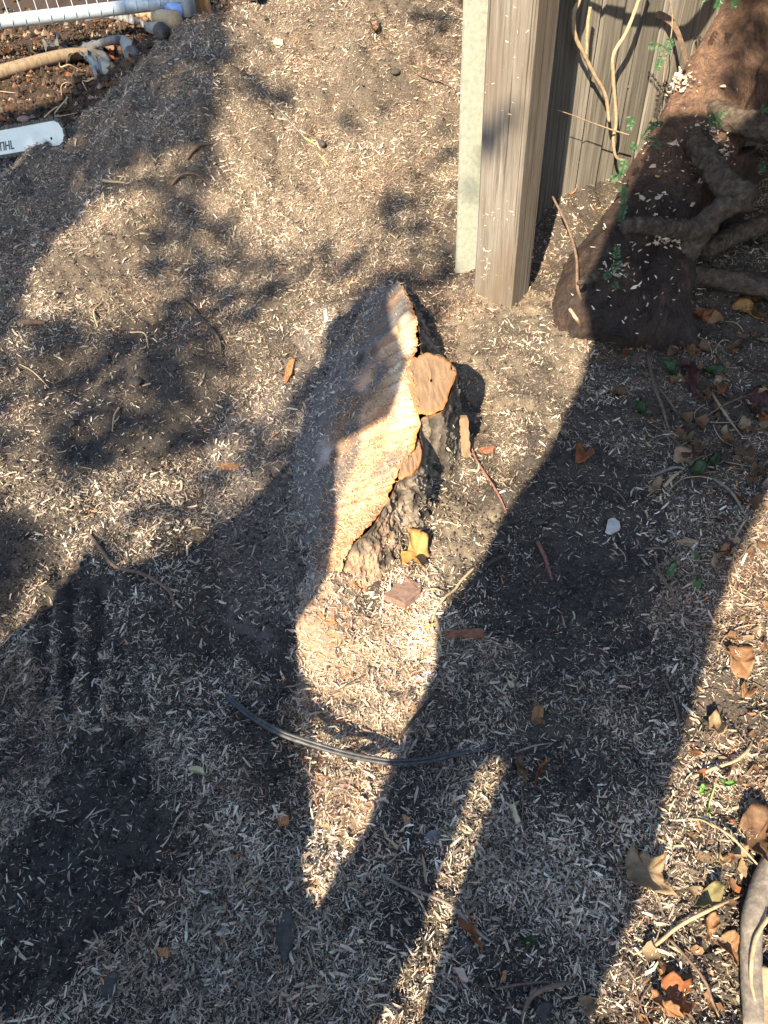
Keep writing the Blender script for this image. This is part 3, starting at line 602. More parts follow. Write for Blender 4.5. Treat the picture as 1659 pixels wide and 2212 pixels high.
M_BOARDS = [streak_mat('fence_board_%d' % i, tuple(a * k for a in (.075, .065, .054)), tuple(a * k for a in (.165, .148, .124)), tuple(a * k for a in (.24, .22, .188)), (90, 90, 3), .9, .8, .004) for i, k in enumerate((1, .72, 1.2, .88))]
f0 = hit(1190, 450); f0 = np.array([f0[0], f0[1]]); fd = np.array([math.cos(math.radians(30)), math.sin(math.radians(30))]); fn = np.array([fd[1], -fd[0]])
fence = empty('board_fence', (f0[0], f0[1], Hm(*f0)), 'weathered upright board fence behind the yew trunk', 'fence')
x0 = -.17; bw = .086
for i in range(20):
    a = f0 + fd * (x0 + bw / 2); z0 = H0(*a) - .12
    jit = rng.normal(0, 1, 4); seg = 14
    V, F = [], None
    zz = np.linspace(0, 1.75 + .02 * jit[0], seg); lean = .004 * jit[1] + .03
    ring = np.array([(-bw / 2, 0), (bw / 2, 0), (bw / 2, .02), (-bw / 2, .02)])
    Vb = np.zeros((seg, 4, 3))
    for k in range(4):
        off = ring[k][0] + lean * zz * .35 + .0025 * vn2(zz * 6, 0 * zz + k + i * 9, 3); dep = -ring[k][1] + .004 * jit[2] + .003 * (i % 2)
        Vb[:, k, 0] = a[0] + fd[0] * off + fn[0] * dep; Vb[:, k, 1] = a[1] + fd[1] * off + fn[1] * dep; Vb[:, k, 2] = z0 + zz
    link('board', mesh_np('board', Vb.reshape(-1, 3), [grid_faces(seg, 4, True), np.array([[(seg - 1) * 4 + k for k in range(4)]])]), M_BOARDS[i % 4], fence, False)
    x0 += bw + rng.uniform(.011, .018)
for h in (.35, 1.35):
    a, b_ = f0 - fn * .045, f0 + fd * x0 - fn * .045; z = Hm(*f0) + h
    V, F = tube([(a[0], a[1], z), (b_[0], b_[1], z + .02)], [.035, .035], 8, 4, smooth_path=False); link('rail', mesh_np('rail', V, F), M_BOARDS[1], fence, False)

# ------------------------------------------------------------------ yew
def yew_mat():
    m, nt, b = new_mat('yew_bark', .8, .25); v = coords(nt, (7, 7, 2.2)); f = noise(nt, v, 1.7, 8, .65, 1.2)
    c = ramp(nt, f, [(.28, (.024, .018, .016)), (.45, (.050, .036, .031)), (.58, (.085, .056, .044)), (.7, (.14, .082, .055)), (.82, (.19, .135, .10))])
    sx = nd(nt, 'ShaderNodeSeparateXYZ'); nt.links.new(coords(nt, (1, 1, 1)), sx.inputs[0]); up = ramp(nt, sx.outputs[2], [(.38, (0, 0, 0)), (.62, (1, 1, 1))]); c = mix(nt, up, c, ramp(nt, f, [(.28, (.12, .075, .058)), (.45, (.22, .135, .098)), (.58, (.31, .19, .13)), (.7, (.40, .23, .135)), (.82, (.42, .33, .26))]))  # orange bark above, grey-purple below, deepened to carry the trunk's shade
    f2 = noise(nt, coords(nt, (1, 1, 1)), 9, 4, .6); c = mix(nt, ramp(nt, f2, [(.5, (0, 0, 0)), (.7, (.8, .8, .8))]), c, (.085, .068, .060))
    nt.links.new(c, b.inputs['Base Color']); f3 = noise(nt, coords(nt, (34, 34, 9)), 2.4, 9, .75, 1.0); c = mix(nt, 1.0, c, ramp(nt, f3, [(.3, (.5, .5, .5)), (.5, (1.1, 1.1, 1.1)), (.7, (1.7, 1.65, 1.6))]), 'MULTIPLY'); nt.links.new(c, b.inputs['Base Color']); bump(nt, b, f3, 1.0, .03); return m
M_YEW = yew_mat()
M_BRANCH = blot_mat('yew_branch', (.035, .027, .021), (.078, .060, .047), (.15, .122, .097), 48, .9, 1.0, .015, .2, 10)
M_CUTEND = blot_mat('old_cut_end', (.03, .025, .02), (.06, .048, .038), (.10, .08, .06), 60)
M_NEEDLE = blot_mat('yew_needle', (.016, .045, .018), (.03, .085, .03), (.06, .14, .05), 30, .45, .1, .001, .5)
M_STEM = blot_mat('brown_stem', (.10, .06, .04), (.16, .10, .065), (.22, .15, .10), 60)
yb = hit(1335, 690)
yew = empty('yew_tree', tuple(yb), 'leaning yew with flaky reddish brown trunk and sawn grey limbs', 'tree')
AX = [yb + np.array([-.02, -.05, -.1]), und(1345, 640, 2.66), und(1405, 500, 2.72), und(1490, 320, 2.78), und(1585, 130, 2.86), und(1690, -110, 2.95), und(1800, -420, 3.05)]
NT, MT = 240, 140
V, F = tube(AX, [.235, .205, .17, .158, .16, .165, .15], NT, MT)
Vc = V[:NT * MT].reshape(NT, MT, 3); th = np.linspace(0, 2 * np.pi, MT, endpoint=False)[None]; sg = np.linspace(0, 1, NT)[:, None]; cen = Vc.mean(1, keepdims=True)
fl = 1 + .30 * np.clip(1 - sg * 9, 0, 1) * np.sin(th * 4 + 1.1) + .09 * np.sin(th * 3 + sg * 4) + .06 * np.sin(th * 5 - sg * 7 + 1) + .035 * np.sin(th * 9 + sg * 3)
fk = vn3(Vc[..., 0] * 14, Vc[..., 1] * 14, Vc[..., 2] * 6, 9); fk2 = np.abs(vn3(Vc[..., 0] * 32, Vc[..., 1] * 32, Vc[..., 2] * 12, 12))
cx_, cy_ = np.cos(th) * 3 + .5 * fk, np.sin(th) * 3 + .5 * fk
rid = np.abs(vn3(cx_ * 2.2, cy_ * 2.2, sg * 9, 101)) + .5 * np.abs(vn3(cx_ * 5, cy_ * 5, sg * 22, 103)); flake = np.floor(2.99 * (.5 + .5 * vn3(cx_ * 1.6, cy_ * 1.6, sg * 14, 107))) / 3
Vc[:] = cen + (Vc - cen) * (fl + .05 * fk + .10 * (rid - .4) + .035 * flake + .02 * vn3(cx_ * 12, cy_ * 12, sg * 60, 109))[..., None]
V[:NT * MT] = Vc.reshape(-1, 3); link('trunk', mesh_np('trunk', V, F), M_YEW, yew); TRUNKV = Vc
def limb(pts, rpx, name='branch', mat=None, rough=.12, n=30, cut=True, label=None):
    P = [und(a, b, d) for a, b, d in pts]; r = [k * .88 * pxm(p) for k, p in zip(rpx, P)]
    o = link(name, mesh_np(name, *tube(P, r, n * 3, 30, rough * 1.5, 21, freq=55)), mat or M_BRANCH, yew)
    if label: o['label'] = label
    if cut:
        d = P[-1] - P[-2]; d /= np.linalg.norm(d); V, F = tube([P[-1] - d * .004, P[-1] + d * .003], [r[-1] * .9, r[-1] * .86], 2, 14, smooth_path=False); link('cut_end', mesh_np('cut_end', V, F), M_CUTEND, o)
        bpy.data.objects[o.name].children[0].matrix_parent_inverse = Matrix.Translation(-yew.location) if False else Matrix.Identity(4)
    return o
limb([(1500, 300, 2.60), (1528, 345, 2.52), (1570, 398, 2.46), (1622, 428, 2.42)], [30, 31, 31, 29], label='thick sawn limb with a dark cut end')
limb([(1455, 585, 2.60), (1505, 505, 2.52), (1560, 452, 2.46), (1618, 430, 2.43)], [34, 31, 27, 26], cut=False)
limb([(1508, 500, 2.50), (1440, 492, 2.42), (1390, 485, 2.38), (1347, 489, 2.36)], [24, 21, 19, 17], label='broken branch stub pointing left')
limb([(1520, 545, 2.66), (1590, 505, 2.72), (1700, 465, 2.78)], [20, 22, 22], cut=False)
limb([(1440, 590, 2.66), (1540, 600, 2.64), (1620, 615, 2.62), (1720, 640, 2.6)], [26, 24, 23, 23], cut=False)
limb([(1300, 592, 2.46), (1275, 600, 2.42), (1250, 612, 2.40)], [14, 11, 6], rough=.2, label='short dark pointed stub')
limb([(1520, 240, 2.68), (1600, 262, 2.6), (1720, 300, 2.55)], [30, 30, 30], cut=False)
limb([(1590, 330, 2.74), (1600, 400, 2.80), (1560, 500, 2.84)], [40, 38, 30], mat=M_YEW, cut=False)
def spray(px, py, D, dx, dy, ln, k, nl=.02):
    """a twig with two flat rows of needles"""
    A = und(px, py, D); q = pxm(A); B = und(px + dx, py + dy, D - .05); d = B - A; d *= ln / np.linalg.norm(d)
    P = spline([A, A + d * .5 + np.array([0, 0, .01]), A + d], 8); o = link('needle_spray', mesh_np('needle_spray', *merge([tube(P, [.0014, .0008], 8, 5)] + needles(P, k, nl))), M_NEEDLE, yew, False)
    return o
def needles(P, k, nl):
    outp = []
    ax = P[-1] - P[0]; ax /= np.linalg.norm(ax); view = CAM - P[0]; view /= np.linalg.norm(view); sd = np.cross(ax, view); sd /= np.linalg.norm(sd)
    for i in range(k):
        f = (i + .5) / k; p = P[0] + (P[-1] - P[0]) * f
        for sg in (-1, 1):
            dd = sd * sg + ax * rng.uniform(.25, .7) + view * rng.normal(.1, .25); dd /= np.linalg.norm(dd); l = nl * rng.uniform(.75, 1.1) * (1 - .4 * f)
            w = np.cross(dd, view); w /= np.linalg.norm(w); w *= .0024
            mid = p + dd * l * .5
            outp.append((np.array([p, mid - w + view * .0006, p + dd * l, mid + w + view * .0006]), [np.array([[0, 1, 2, 3]])]))
    return outp
SPR = [(1400, 95, 2.55, 60, 20, .09, 14), (1430, 120, 2.55, -20, 60, .08, 12), (1440, 85, 2.52, 25, 30, .05, 9), (1560, -10, 2.5, -30, 60, .07, 12), (1590, -5, 2.5, -10, 45, .06, 10), (1520, -20, 2.5, 10, 40, .06, 10),
       (1365, 250, 2.5, -10, 60, .07, 12), (1385, 300, 2.42, 30, -30, .06, 10), (1400, 300, 2.42, 40, 25, .06, 10), (1375, 310, 2.42, -25, 35, .05, 9), (1545, 262, 2.52, 25, -25, .045, 8), (1545, 262, 2.52, -28, 10, .045, 8), (1545, 262, 2.52, 15, 28, .045, 8), (1545, 262, 2.52, -20, -22, .045, 8),
       (1350, 345, 2.44, -15, 60, .08, 14), (1345, 400, 2.42, 5, 60, .08, 14), (1350, 440, 2.4, -15, 60, .08, 14), (1335, 380, 2.44, -30, 20, .05, 9), (1320, 590, 2.4, -30, 20, .045, 9), (1320, 580, 2.4, 30, -15, .045, 9), (1330, 560, 2.4, 5, -40, .05, 9), (1325, 610, 2.4, 15, 25, .04, 8), (1650, 350, 2.6, -10, 40, .06, 10), (1655, 230, 2.5, -20, 20, .05, 9), (1400, 268, 2.44, 20, 10, .04, 8), (1425, 262, 2.44, -5, 25, .04, 8)]
for a in SPR: spray(*a)
# chips caught on the trunk and limbs
pts = []
for (px, py, D, sx, sy, k) in [(1445, 165, 2.56, 22, 14, 220), (1420, 190, 2.52, 30, 8, 60), (1515, 300, 2.50, 18, 16, 170), (1480, 330, 2.52, 60, 60, 90), (1400, 450, 2.5, 50, 60, 60), (1560, 330, 2.5, 20, 15, 60), (1440, 520, 2.42, 25, 6, 60), (1330, 585, 2.4, 18, 14, 50), (1370, 600, 2.45, 60, 60, 50)]:
    for _ in range(k):
        a, b = rng.normal(px, sx), rng.normal(py, sy); d = ray(a, b); tt_ = ((TRUNKV.reshape(-1, 3) - CAM) @ d) / (d @ d)
        q = CAM + d * tt_[:, None]; e = np.linalg.norm(TRUNKV.reshape(-1, 3) - q, axis=1); near = tt_[e < .02]
        if len(near): pts.append(CAM + d * (near.min() - .004))
pts = np.array(pts); k = len(pts); nn_ = (CAM - pts) / 2 + rng.normal(0, .4, (k, 3)) + np.array([0, 0, .6]); nn_ /= np.linalg.norm(nn_, axis=1)[:, None]; Lc = np.exp(rng.normal(math.log(.009), .4, k)).clip(.004, .02)
o = link('chip_dusting', chips_mesh('chip_dusting', pts, nn_, Lc, Lc * rng.uniform(.3, .7, k), pal(k, [22, 18, 8, 26, 4, 2, 6, 6, 0]), Lc * .1), M_CHIP, yew, False); o['kind'] = 'stuff'
# ------------------------------------------------------------------ small things on the ground
def Z(sx, ox, sy, oy):      # reading aid: positions measured on an enlarged crop, turned into frame positions
    return lambda pts: [(a * sx + ox, b * sy + oy) for a, b in pts]
zA = Z(.4, 1061.8, .4, 1327.3); zB = Z(.36, 763.1, .36, 1725.4); zC = Z(.32, 1128.1, .32, 663.6); zD = Z(.24, 696.8, .24, 895.9); zE = Z(.44, 0, .44, 298.6); zG = Z(.52, 0, .52, 1659); zT = Z(.28, 0, .28, 0)
def leaf_mat(name, c1, c2, c3, rough=.6, transl=.25):
    m, nt, b = new_mat(name, rough, .35); v = coords(nt, (1, 1, 1)); f = noise(nt, v, 45, 6, .65, .4)
    c = ramp(nt, f, [(.3, c1), (.52, c2), (.72, c3)]); nt.links.new(c, b.inputs['Base Color']); bump(nt, b, noise(nt, v, 160, 4, .6), .5, .002)
    tr = nd(nt, 'ShaderNodeBsdfTranslucent'); nt.links.new(c, tr.inputs[0]); mx = nd(nt, 'ShaderNodeMixShader'); mx.inputs[0].default_value = transl
    nt.links.new(b.outputs[0], mx.inputs[1]); nt.links.new(tr.outputs[0], mx.inputs[2]); nt.links.new(mx.outputs[0], nt.nodes['Material Output'].inputs[0]); return m
LM = {'yellow': leaf_mat('yellow_leaf', (.36, .19, .06), (.48, .27, .09), (.56, .36, .15)), 'orange': leaf_mat('orange_leaf', (.20, .10, .045), (.29, .155, .075), (.38, .24, .135)),
      'brown': leaf_mat('brown_leaf', (.10, .055, .03), (.17, .095, .05), (.26, .16, .09)), 'tan': leaf_mat('tan_leaf', (.22, .15, .085), (.32, .225, .13), (.40, .30, .18)),
      'rust': leaf_mat('rust_leaf', (.16, .055, .02), (.26, .095, .035), (.34, .15, .06)), 'purple': leaf_mat('purple_leaf', (.05, .022, .022), (.085, .035, .032), (.14, .07, .055)),
      'green': leaf_mat('green_leaf', (.022, .045, .016), (.038, .075, .028), (.07, .12, .045), .5), 'pale_green': leaf_mat('pale_green_leaf', (.10, .20, .07), (.15, .27, .10), (.22, .34, .15), .5),
      'bright_green': leaf_mat('bright_green_leaf', (.08, .20, .04), (.12, .29, .06), (.20, .38, .10), .5), 'olive': leaf_mat('olive_leaf', (.13, .11, .045), (.19, .16, .07), (.26, .21, .10))}
def densify(pts, k):
    P = np.array(pts, float); Q = []
    for i in range(len(P)):
        a, b = P[i], P[(i + 1) % len(P)]
        for f in np.arange(k) / k: Q.append(a + (b - a) * f)
    return np.array(Q)
def leaf(name, pts, mat, label, cat='leaf', lift=.006, curl=.012, crumple=.006, group=None, seed=None, parent=None, k=3, rings=6, cf=.9):
    """a thin leaf lying on the ground: lobed outline, raised and curled edge, crumpled blade"""
    seed = seed if seed is not None else int(abs(pts[0][0] * 7 + pts[0][1]))
    Q = densify(pts, k); W3 = np.array([hit(a, b) for a, b in Q]); cen = W3.mean(0); zb = np.median(W3[:, 2]) * .5 + np.sort(W3[:, 2])[int(len(W3) * .8)] * .5
    size = np.linalg.norm(W3[:, :2] - cen[:2], axis=1).mean(); V = []; th = np.arctan2(W3[:, 1] - cen[1], W3[:, 0] - cen[0]); ph = seed % 7
    for r in np.linspace(1, 0.04, rings):
        p = cen + (W3 - cen) * r; cr = curl * r ** 2.2 * (.55 + .75 * np.sin(th * 2 + ph) + .3 * np.sin(th * 5 + ph * 2))
        p[:, 2] = zb * .6 + p[:, 2] * .4 + lift + cr + crumple * vn2(p[:, 0] * cf / size, p[:, 1] * cf / size, seed) * (.4 + r) + .35 * crumple * vn2(p[:, 0] * cf * 3 / size, p[:, 1] * cf * 3 / size, seed + 2)
        V.append(p)
    V = np.vstack(V); m = len(Q); F = [grid_faces(rings, m, True), np.array([[(rings - 1) * m + i for i in range(m)]])]
    # thickness
    n0 = len(V); V = np.vstack([V, V - np.array([0, 0, .0008])]); j = np.arange(m)
    F = F + [f[:, ::-1] + n0 for f in F] + [np.stack([j, n0 + j, n0 + (j + 1) % m, (j + 1) % m], 1)]
    if parent is None:
        o = link(name, mesh_np(name, V - cen, F), LM[mat]); o.location = cen; return tag(o, label, cat, group)
    return link(name, mesh_np(name, V, F), LM[mat], parent)
def oval(a, b, wid, k=9, tip=.6, wav=.12):
    """outline of a pointed oval leaf from its stalk a to its tip b, wid wide"""
    a, b = np.array(a, float), np.array(b, float); d = b - a; s = np.array([-d[1], d[0]]) / (np.linalg.norm(d) + 1e-9); L_, R_ = [], []
    for f in np.linspace(0, 1, k):
        w = wid / 2 * (np.sin(np.pi * f ** tip) ** .8 + .03) * (1 + wav * random.uniform(-1, 1)); L_.append(tuple(a + d * f + s * w)); R_.append(tuple(a + d * f - s * w))
    return L_ + R_[::-1]
ML = zD([(790, 1150), (835, 1165), (892, 1163), (880, 1195), (930, 1220), (952, 1223), (945, 1270), (967, 1302), (930, 1330), (937, 1370), (918, 1382), (915, 1420), (932, 1440), (890, 1467), (850, 1430), (820, 1390), (790, 1385), (718, 1382), (712, 1320), (700, 1280), (688, 1258), (740, 1272), (785, 1265), (773, 1200)])
leaf('maple_leaf', ML, 'yellow', 'yellow lobed maple leaf in the sun beside the stump', lift=.02, curl=.03, crumple=.02, k=2)
leaf('maple_leaf', zA([(740, 1268), (708, 1350), (714, 1450), (772, 1530), (870, 1552), (988, 1562), (902, 1490), (903, 1400), (926, 1328), (862, 1372), (800, 1322), (776, 1338)]), 'tan', 'large folded tan leaf half in shadow at lower right', lift=.02, curl=.03, crumple=.014)
leaf('maple_leaf', zA([(1183, 1772), (1240, 1738), (1292, 1726), (1312, 1790), (1337, 1800), (1335, 1902), (1300, 1918), (1250, 1862), (1218, 1802)]), 'orange', 'reddish orange lobed leaf touching the thick grey branch', curl=.02)
leaf('maple_leaf', zA([(905, 1985), (960, 1950), (1010, 2010), (1060, 1985), (1112, 2050), (1085, 2120), (1040, 2185), (985, 2180), (930, 2110)]), 'rust', 'rusty orange leaf near the bottom right corner', curl=.02)
LEAVES = [
    (zA(oval((1300, 180), (1360, 385), 150)), 'orange', 'bright orange oval leaf near the right edge'),
    (zA(oval((1335, 405), (1400, 470), 50)), 'orange', 'small orange leaf just below the bright orange oval leaf'),
    (zA([(1150, 600), (1185, 560), (1252, 620), (1225, 695), (1200, 690)]), 'tan', 'tan curled leaf in sun above the bent twig'),
    (zA(oval((1370, 1070), (1450, 1410), 130)), 'brown', 'long dark brown leaf above the thick grey branch'),
    (zA(oval((1435, 1130), (1520, 1260), 60)), 'orange', 'small orange leaf right of the long brown leaf'),
    (zA([(1072, 1600), (1110, 1520), (1180, 1473), (1217, 1500), (1227, 1562), (1190, 1602), (1110, 1622)]), 'olive', 'olive brown curled leaf above the straight stick'),
    (zA(oval((1190, 1630), (1125, 1810), 70)), 'orange', 'narrow orange brown leaf under the straight stick'),
    (zA(oval((835, 2060), (1010, 2212), 60)), 'orange', 'long pinkish orange leaf at the bottom edge'),
    (zA(oval((150, 785), (180, 925), 62)), 'brown', 'brown oval leaf in shade right of the black cable'),
    (zA([(235, 930), (215, 985), (235, 890), (262, 830), (310, 775), (300, 845), (262, 880)]), 'rust', 'torn rusty leaf beside the brown oval leaf'),
    (zA(oval((245, 538), (250, 632), 66)), 'orange', 'small orange leaf in shade below the cable end'),
    (zA(oval((1285, 1290), (1360, 1350), 80)), 'tan', 'tan leaf scrap left of the long brown leaf'),
    (zB(oval((635, 728), (778, 940), 48)), 'rust', 'narrow rust leaf under the bent twig at bottom centre'),
    (zC(oval((470, 400), (545, 350), 50)), 'brown', 'small pinkish brown leaf at the foot of the yew'),
    (zC(oval((1110, 370), (1150, 630), 90)), 'purple', 'dark purple pointed leaf standing out under the yew'),
    (zC([(350, 985), (395, 960), (440, 1000), (470, 1080), (410, 1105), (352, 1075)]), 'rust', 'dark orange leaf alone on the dark soil right of the stump'),
    (zC([(1005, 1020), (1130, 1010), (1160, 1040), (1230, 1020), (1215, 1070), (1120, 1115), (1090, 1085), (1010, 1070)]), 'tan', 'broad tan leaf beside the green ivy leaves'),
    (zC(oval((850, 1290), (935, 1190), 55)), 'tan', 'tan curled leaf left of the broad tan leaf'),
    (zC(oval((1440, 830), (1540, 850), 80)), 'tan', 'pale tan leaf at the right edge below the dark red leaf'),
    (zC([(1500, 600), (1590, 570), (1659, 640), (1650, 760), (1540, 780), (1500, 700)]), 'purple', 'dark red crumpled leaf at the right edge'),
    (zC(oval((1220, 570), (1265, 650), 66)), 'brown', 'brown folded leaf right of the purple leaf'),
    (zC(oval((1290, 590), (1370, 570), 70)), 'rust', 'reddish brown leaf between purple and dark red leaves'),
    (zC(oval((1255, 1740), (1360, 1800), 90)), 'tan', 'tan leaf in shade near the right shadow edge'),
    (zC(oval((1310, 1690), (1440, 1690), 45)), 'orange', 'orange brown leaf just above the tan shaded leaf'),
    (zC(oval((560, 290), (700, 262), 30)), 'olive', 'yellow brown leaf at the yew foot beside a green leaf'),
    (zC(oval((565, 600), (705, 605), 40)), 'brown', 'flat brown leaf on chips below the yew foot'),
    (zC(oval((1410, 0), (1620, 120), 60)), 'yellow', 'ochre torn leaf in the dark under the yew limbs'),
    (zC(oval((1130, 110), (1290, 80), 60)), 'rust', 'red brown leaf in the dark under the yew'),
    (zC(oval((1040, 250), (1170, 350), 40)), 'brown', 'long brown leaf below the yew trunk'),
    ([(1545, 1840), (1560, 1850), (1566, 1875), (1552, 1880), (1543, 1862)], 'tan', 'curled tan leaf left of the long brown leaf'),
    ([(1250, 2160), (1275, 2163), (1290, 2180), (1268, 2205), (1252, 2190)], 'tan', 'grey tan leaf in shade at the bottom edge'),
    (zT([(790, 345), (850, 335), (890, 385), (890, 430), (850, 445), (800, 420)]), 'orange', 'sunlit orange leaf above the torn plastic'),
    ([(800, 92), (812, 60), (818, 62), (812, 95)], 'orange', 'orange curled scrap high on the chip heap'),
]
for i, (p, m_, lb) in enumerate(LEAVES): leaf('dry_leaf', p, m_, lb, lift=.006 + .01 * random.random(), curl=.02, crumple=.008, seed=100 + i)
GREEN = [(zC(oval((570, 240), (700, 245), 45)), 'green', 'dark green leaf at the foot of the yew trunk'), (zC([(930, 420), (1000, 400), (1040, 450), (1045, 505), (985, 500), (975, 450)]), 'green', 'green lobed leaf left of the purple leaf'),
         (zC([(1130, 1110), (1180, 1085), (1225, 1110), (1210, 1160), (1180, 1195), (1125, 1195)]), 'green', 'dark green ivy leaf beside the broad tan leaf'), (zC([(1250, 1060), (1325, 1025), (1310, 1120), (1285, 1150), (1255, 1110)]), 'green', 'upright green ivy leaf at right of its pair'),
         (zC([(945, 1800), (1000, 1765), (1030, 1770), (1010, 1840), (960, 1862)]), 'pale_green', 'pale green leaf in shade near the long shadow edge'), (zC([(1125, 1910), (1160, 1870), (1200, 1880), (1185, 1925)]), 'pale_green', 'pale green leaf right of the other pale green leaf'),
         (zC([(965, 1665), (1000, 1660), (1010, 1720), (970, 1715)]), 'green', 'small green leaf above the pale green leaf'), (zC([(1150, 1680), (1190, 1690), (1180, 1745), (1145, 1730)]), 'pale_green', 'small yellow green leaf by the slanting twig'),
         (zC([(740, 690), (790, 670), (835, 720), (840, 790), (800, 780), (770, 730)]), 'green', 'ragged green leaf in the middle of the shaded litter'), (zC([(1080, 920), (1140, 905), (1130, 945), (1075, 950)]), 'olive', 'yellow green leaf scrap above the broad tan leaf'),
         (zC([(1200, 450), (1280, 430), (1360, 455), (1300, 495), (1230, 490)]), 'green', 'green mossy leaf tuft right of the purple leaf'), (zB([(975, 860), (1010, 840), (1060, 860), (1090, 885), (1050, 900), (985, 895)]), 'green', 'small dark green leaf in shade at bottom centre')]
for i, (p, m_, lb) in enumerate(GREEN): leaf('green_leaf', p, m_, lb, lift=.01, curl=.02, crumple=.006, seed=200 + i)
# seedling in the sun
sl = hit(1527, 1745); seed_o = empty('seedling', tuple(sl), 'bright green seedling with two leaves in the sun at right', 'seedling')
M_GSTEM = blot_mat('green_stem', (.16, .22, .07), (.22, .30, .10), (.30, .36, .15), 60)
link('stem', mesh_np('stem', *tube([hit(1527, 1762), hit(1528, 1740, .012), hit(1538, 1705, .03)], [.0022, .0018, .0014], 10, 6)), M_GSTEM, seed_o)
leaf('seedling_leaf', zA([(1095, 985), (1105, 965), (1135, 975), (1155, 995), (1130, 1020), (1100, 1005)]), 'bright_green', None, parent=seed_o, lift=.03)
leaf('seedling_leaf', zA([(1185, 945), (1230, 945), (1285, 975), (1270, 985), (1225, 980)]), 'bright_green', None, parent=seed_o, lift=.035)
leaf('seedling_leaf', zA([(1150, 1070), (1165, 1062), (1172, 1095), (1155, 1100)]), 'pale_green', None, parent=seed_o, lift=.012)

# twigs and roots
TM = {'grey': blot_mat('grey_twig', (.13, .11, .09), (.20, .17, .14), (.30, .26, .21), 90), 'brown': blot_mat('brown_twig', (.09, .06, .042), (.15, .10, .07), (.22, .155, .11), 90),
      'tan': blot_mat('tan_twig', (.28, .20, .12), (.38, .285, .18), (.46, .36, .24), 90), 'red': blot_mat('red_root', (.13, .055, .042), (.21, .095, .075), (.30, .16, .12), 90), 'dark': blot_mat('dark_twig', (.035, .026, .02), (.06, .045, .036), (.10, .08, .06), 90)}
def twig(pts, rpx, mat, label, name='twig', cat='twig', lift=.006, mid=0.0, group=None, n=26, sides=7, side_shoot=None):
    P = [hit(a, b) for a, b in pts]; k = len(P)
    for i, p in enumerate(P): p[2] += lift + mid * math.sin(math.pi * i / max(1, k - 1))
    r = [rpx * .8 * pxm(p) for p in P]; r[-1] *= .55; c0 = P[0].copy(); tubes = [tube(P, r, n, sides, .18, len(label), freq=110)]
    if side_shoot:
        Q = [hit(a, b, lift + .01) for a, b in side_shoot]; tubes.append(tube(Q, [r[0] * .7, r[0] * .35], 12, 6, .15, 4, freq=110))
    V, F = merge(tubes); o = link(name, mesh_np(name, V - c0, F), TM[mat]); o.location = c0; return tag(o, label, cat, group)
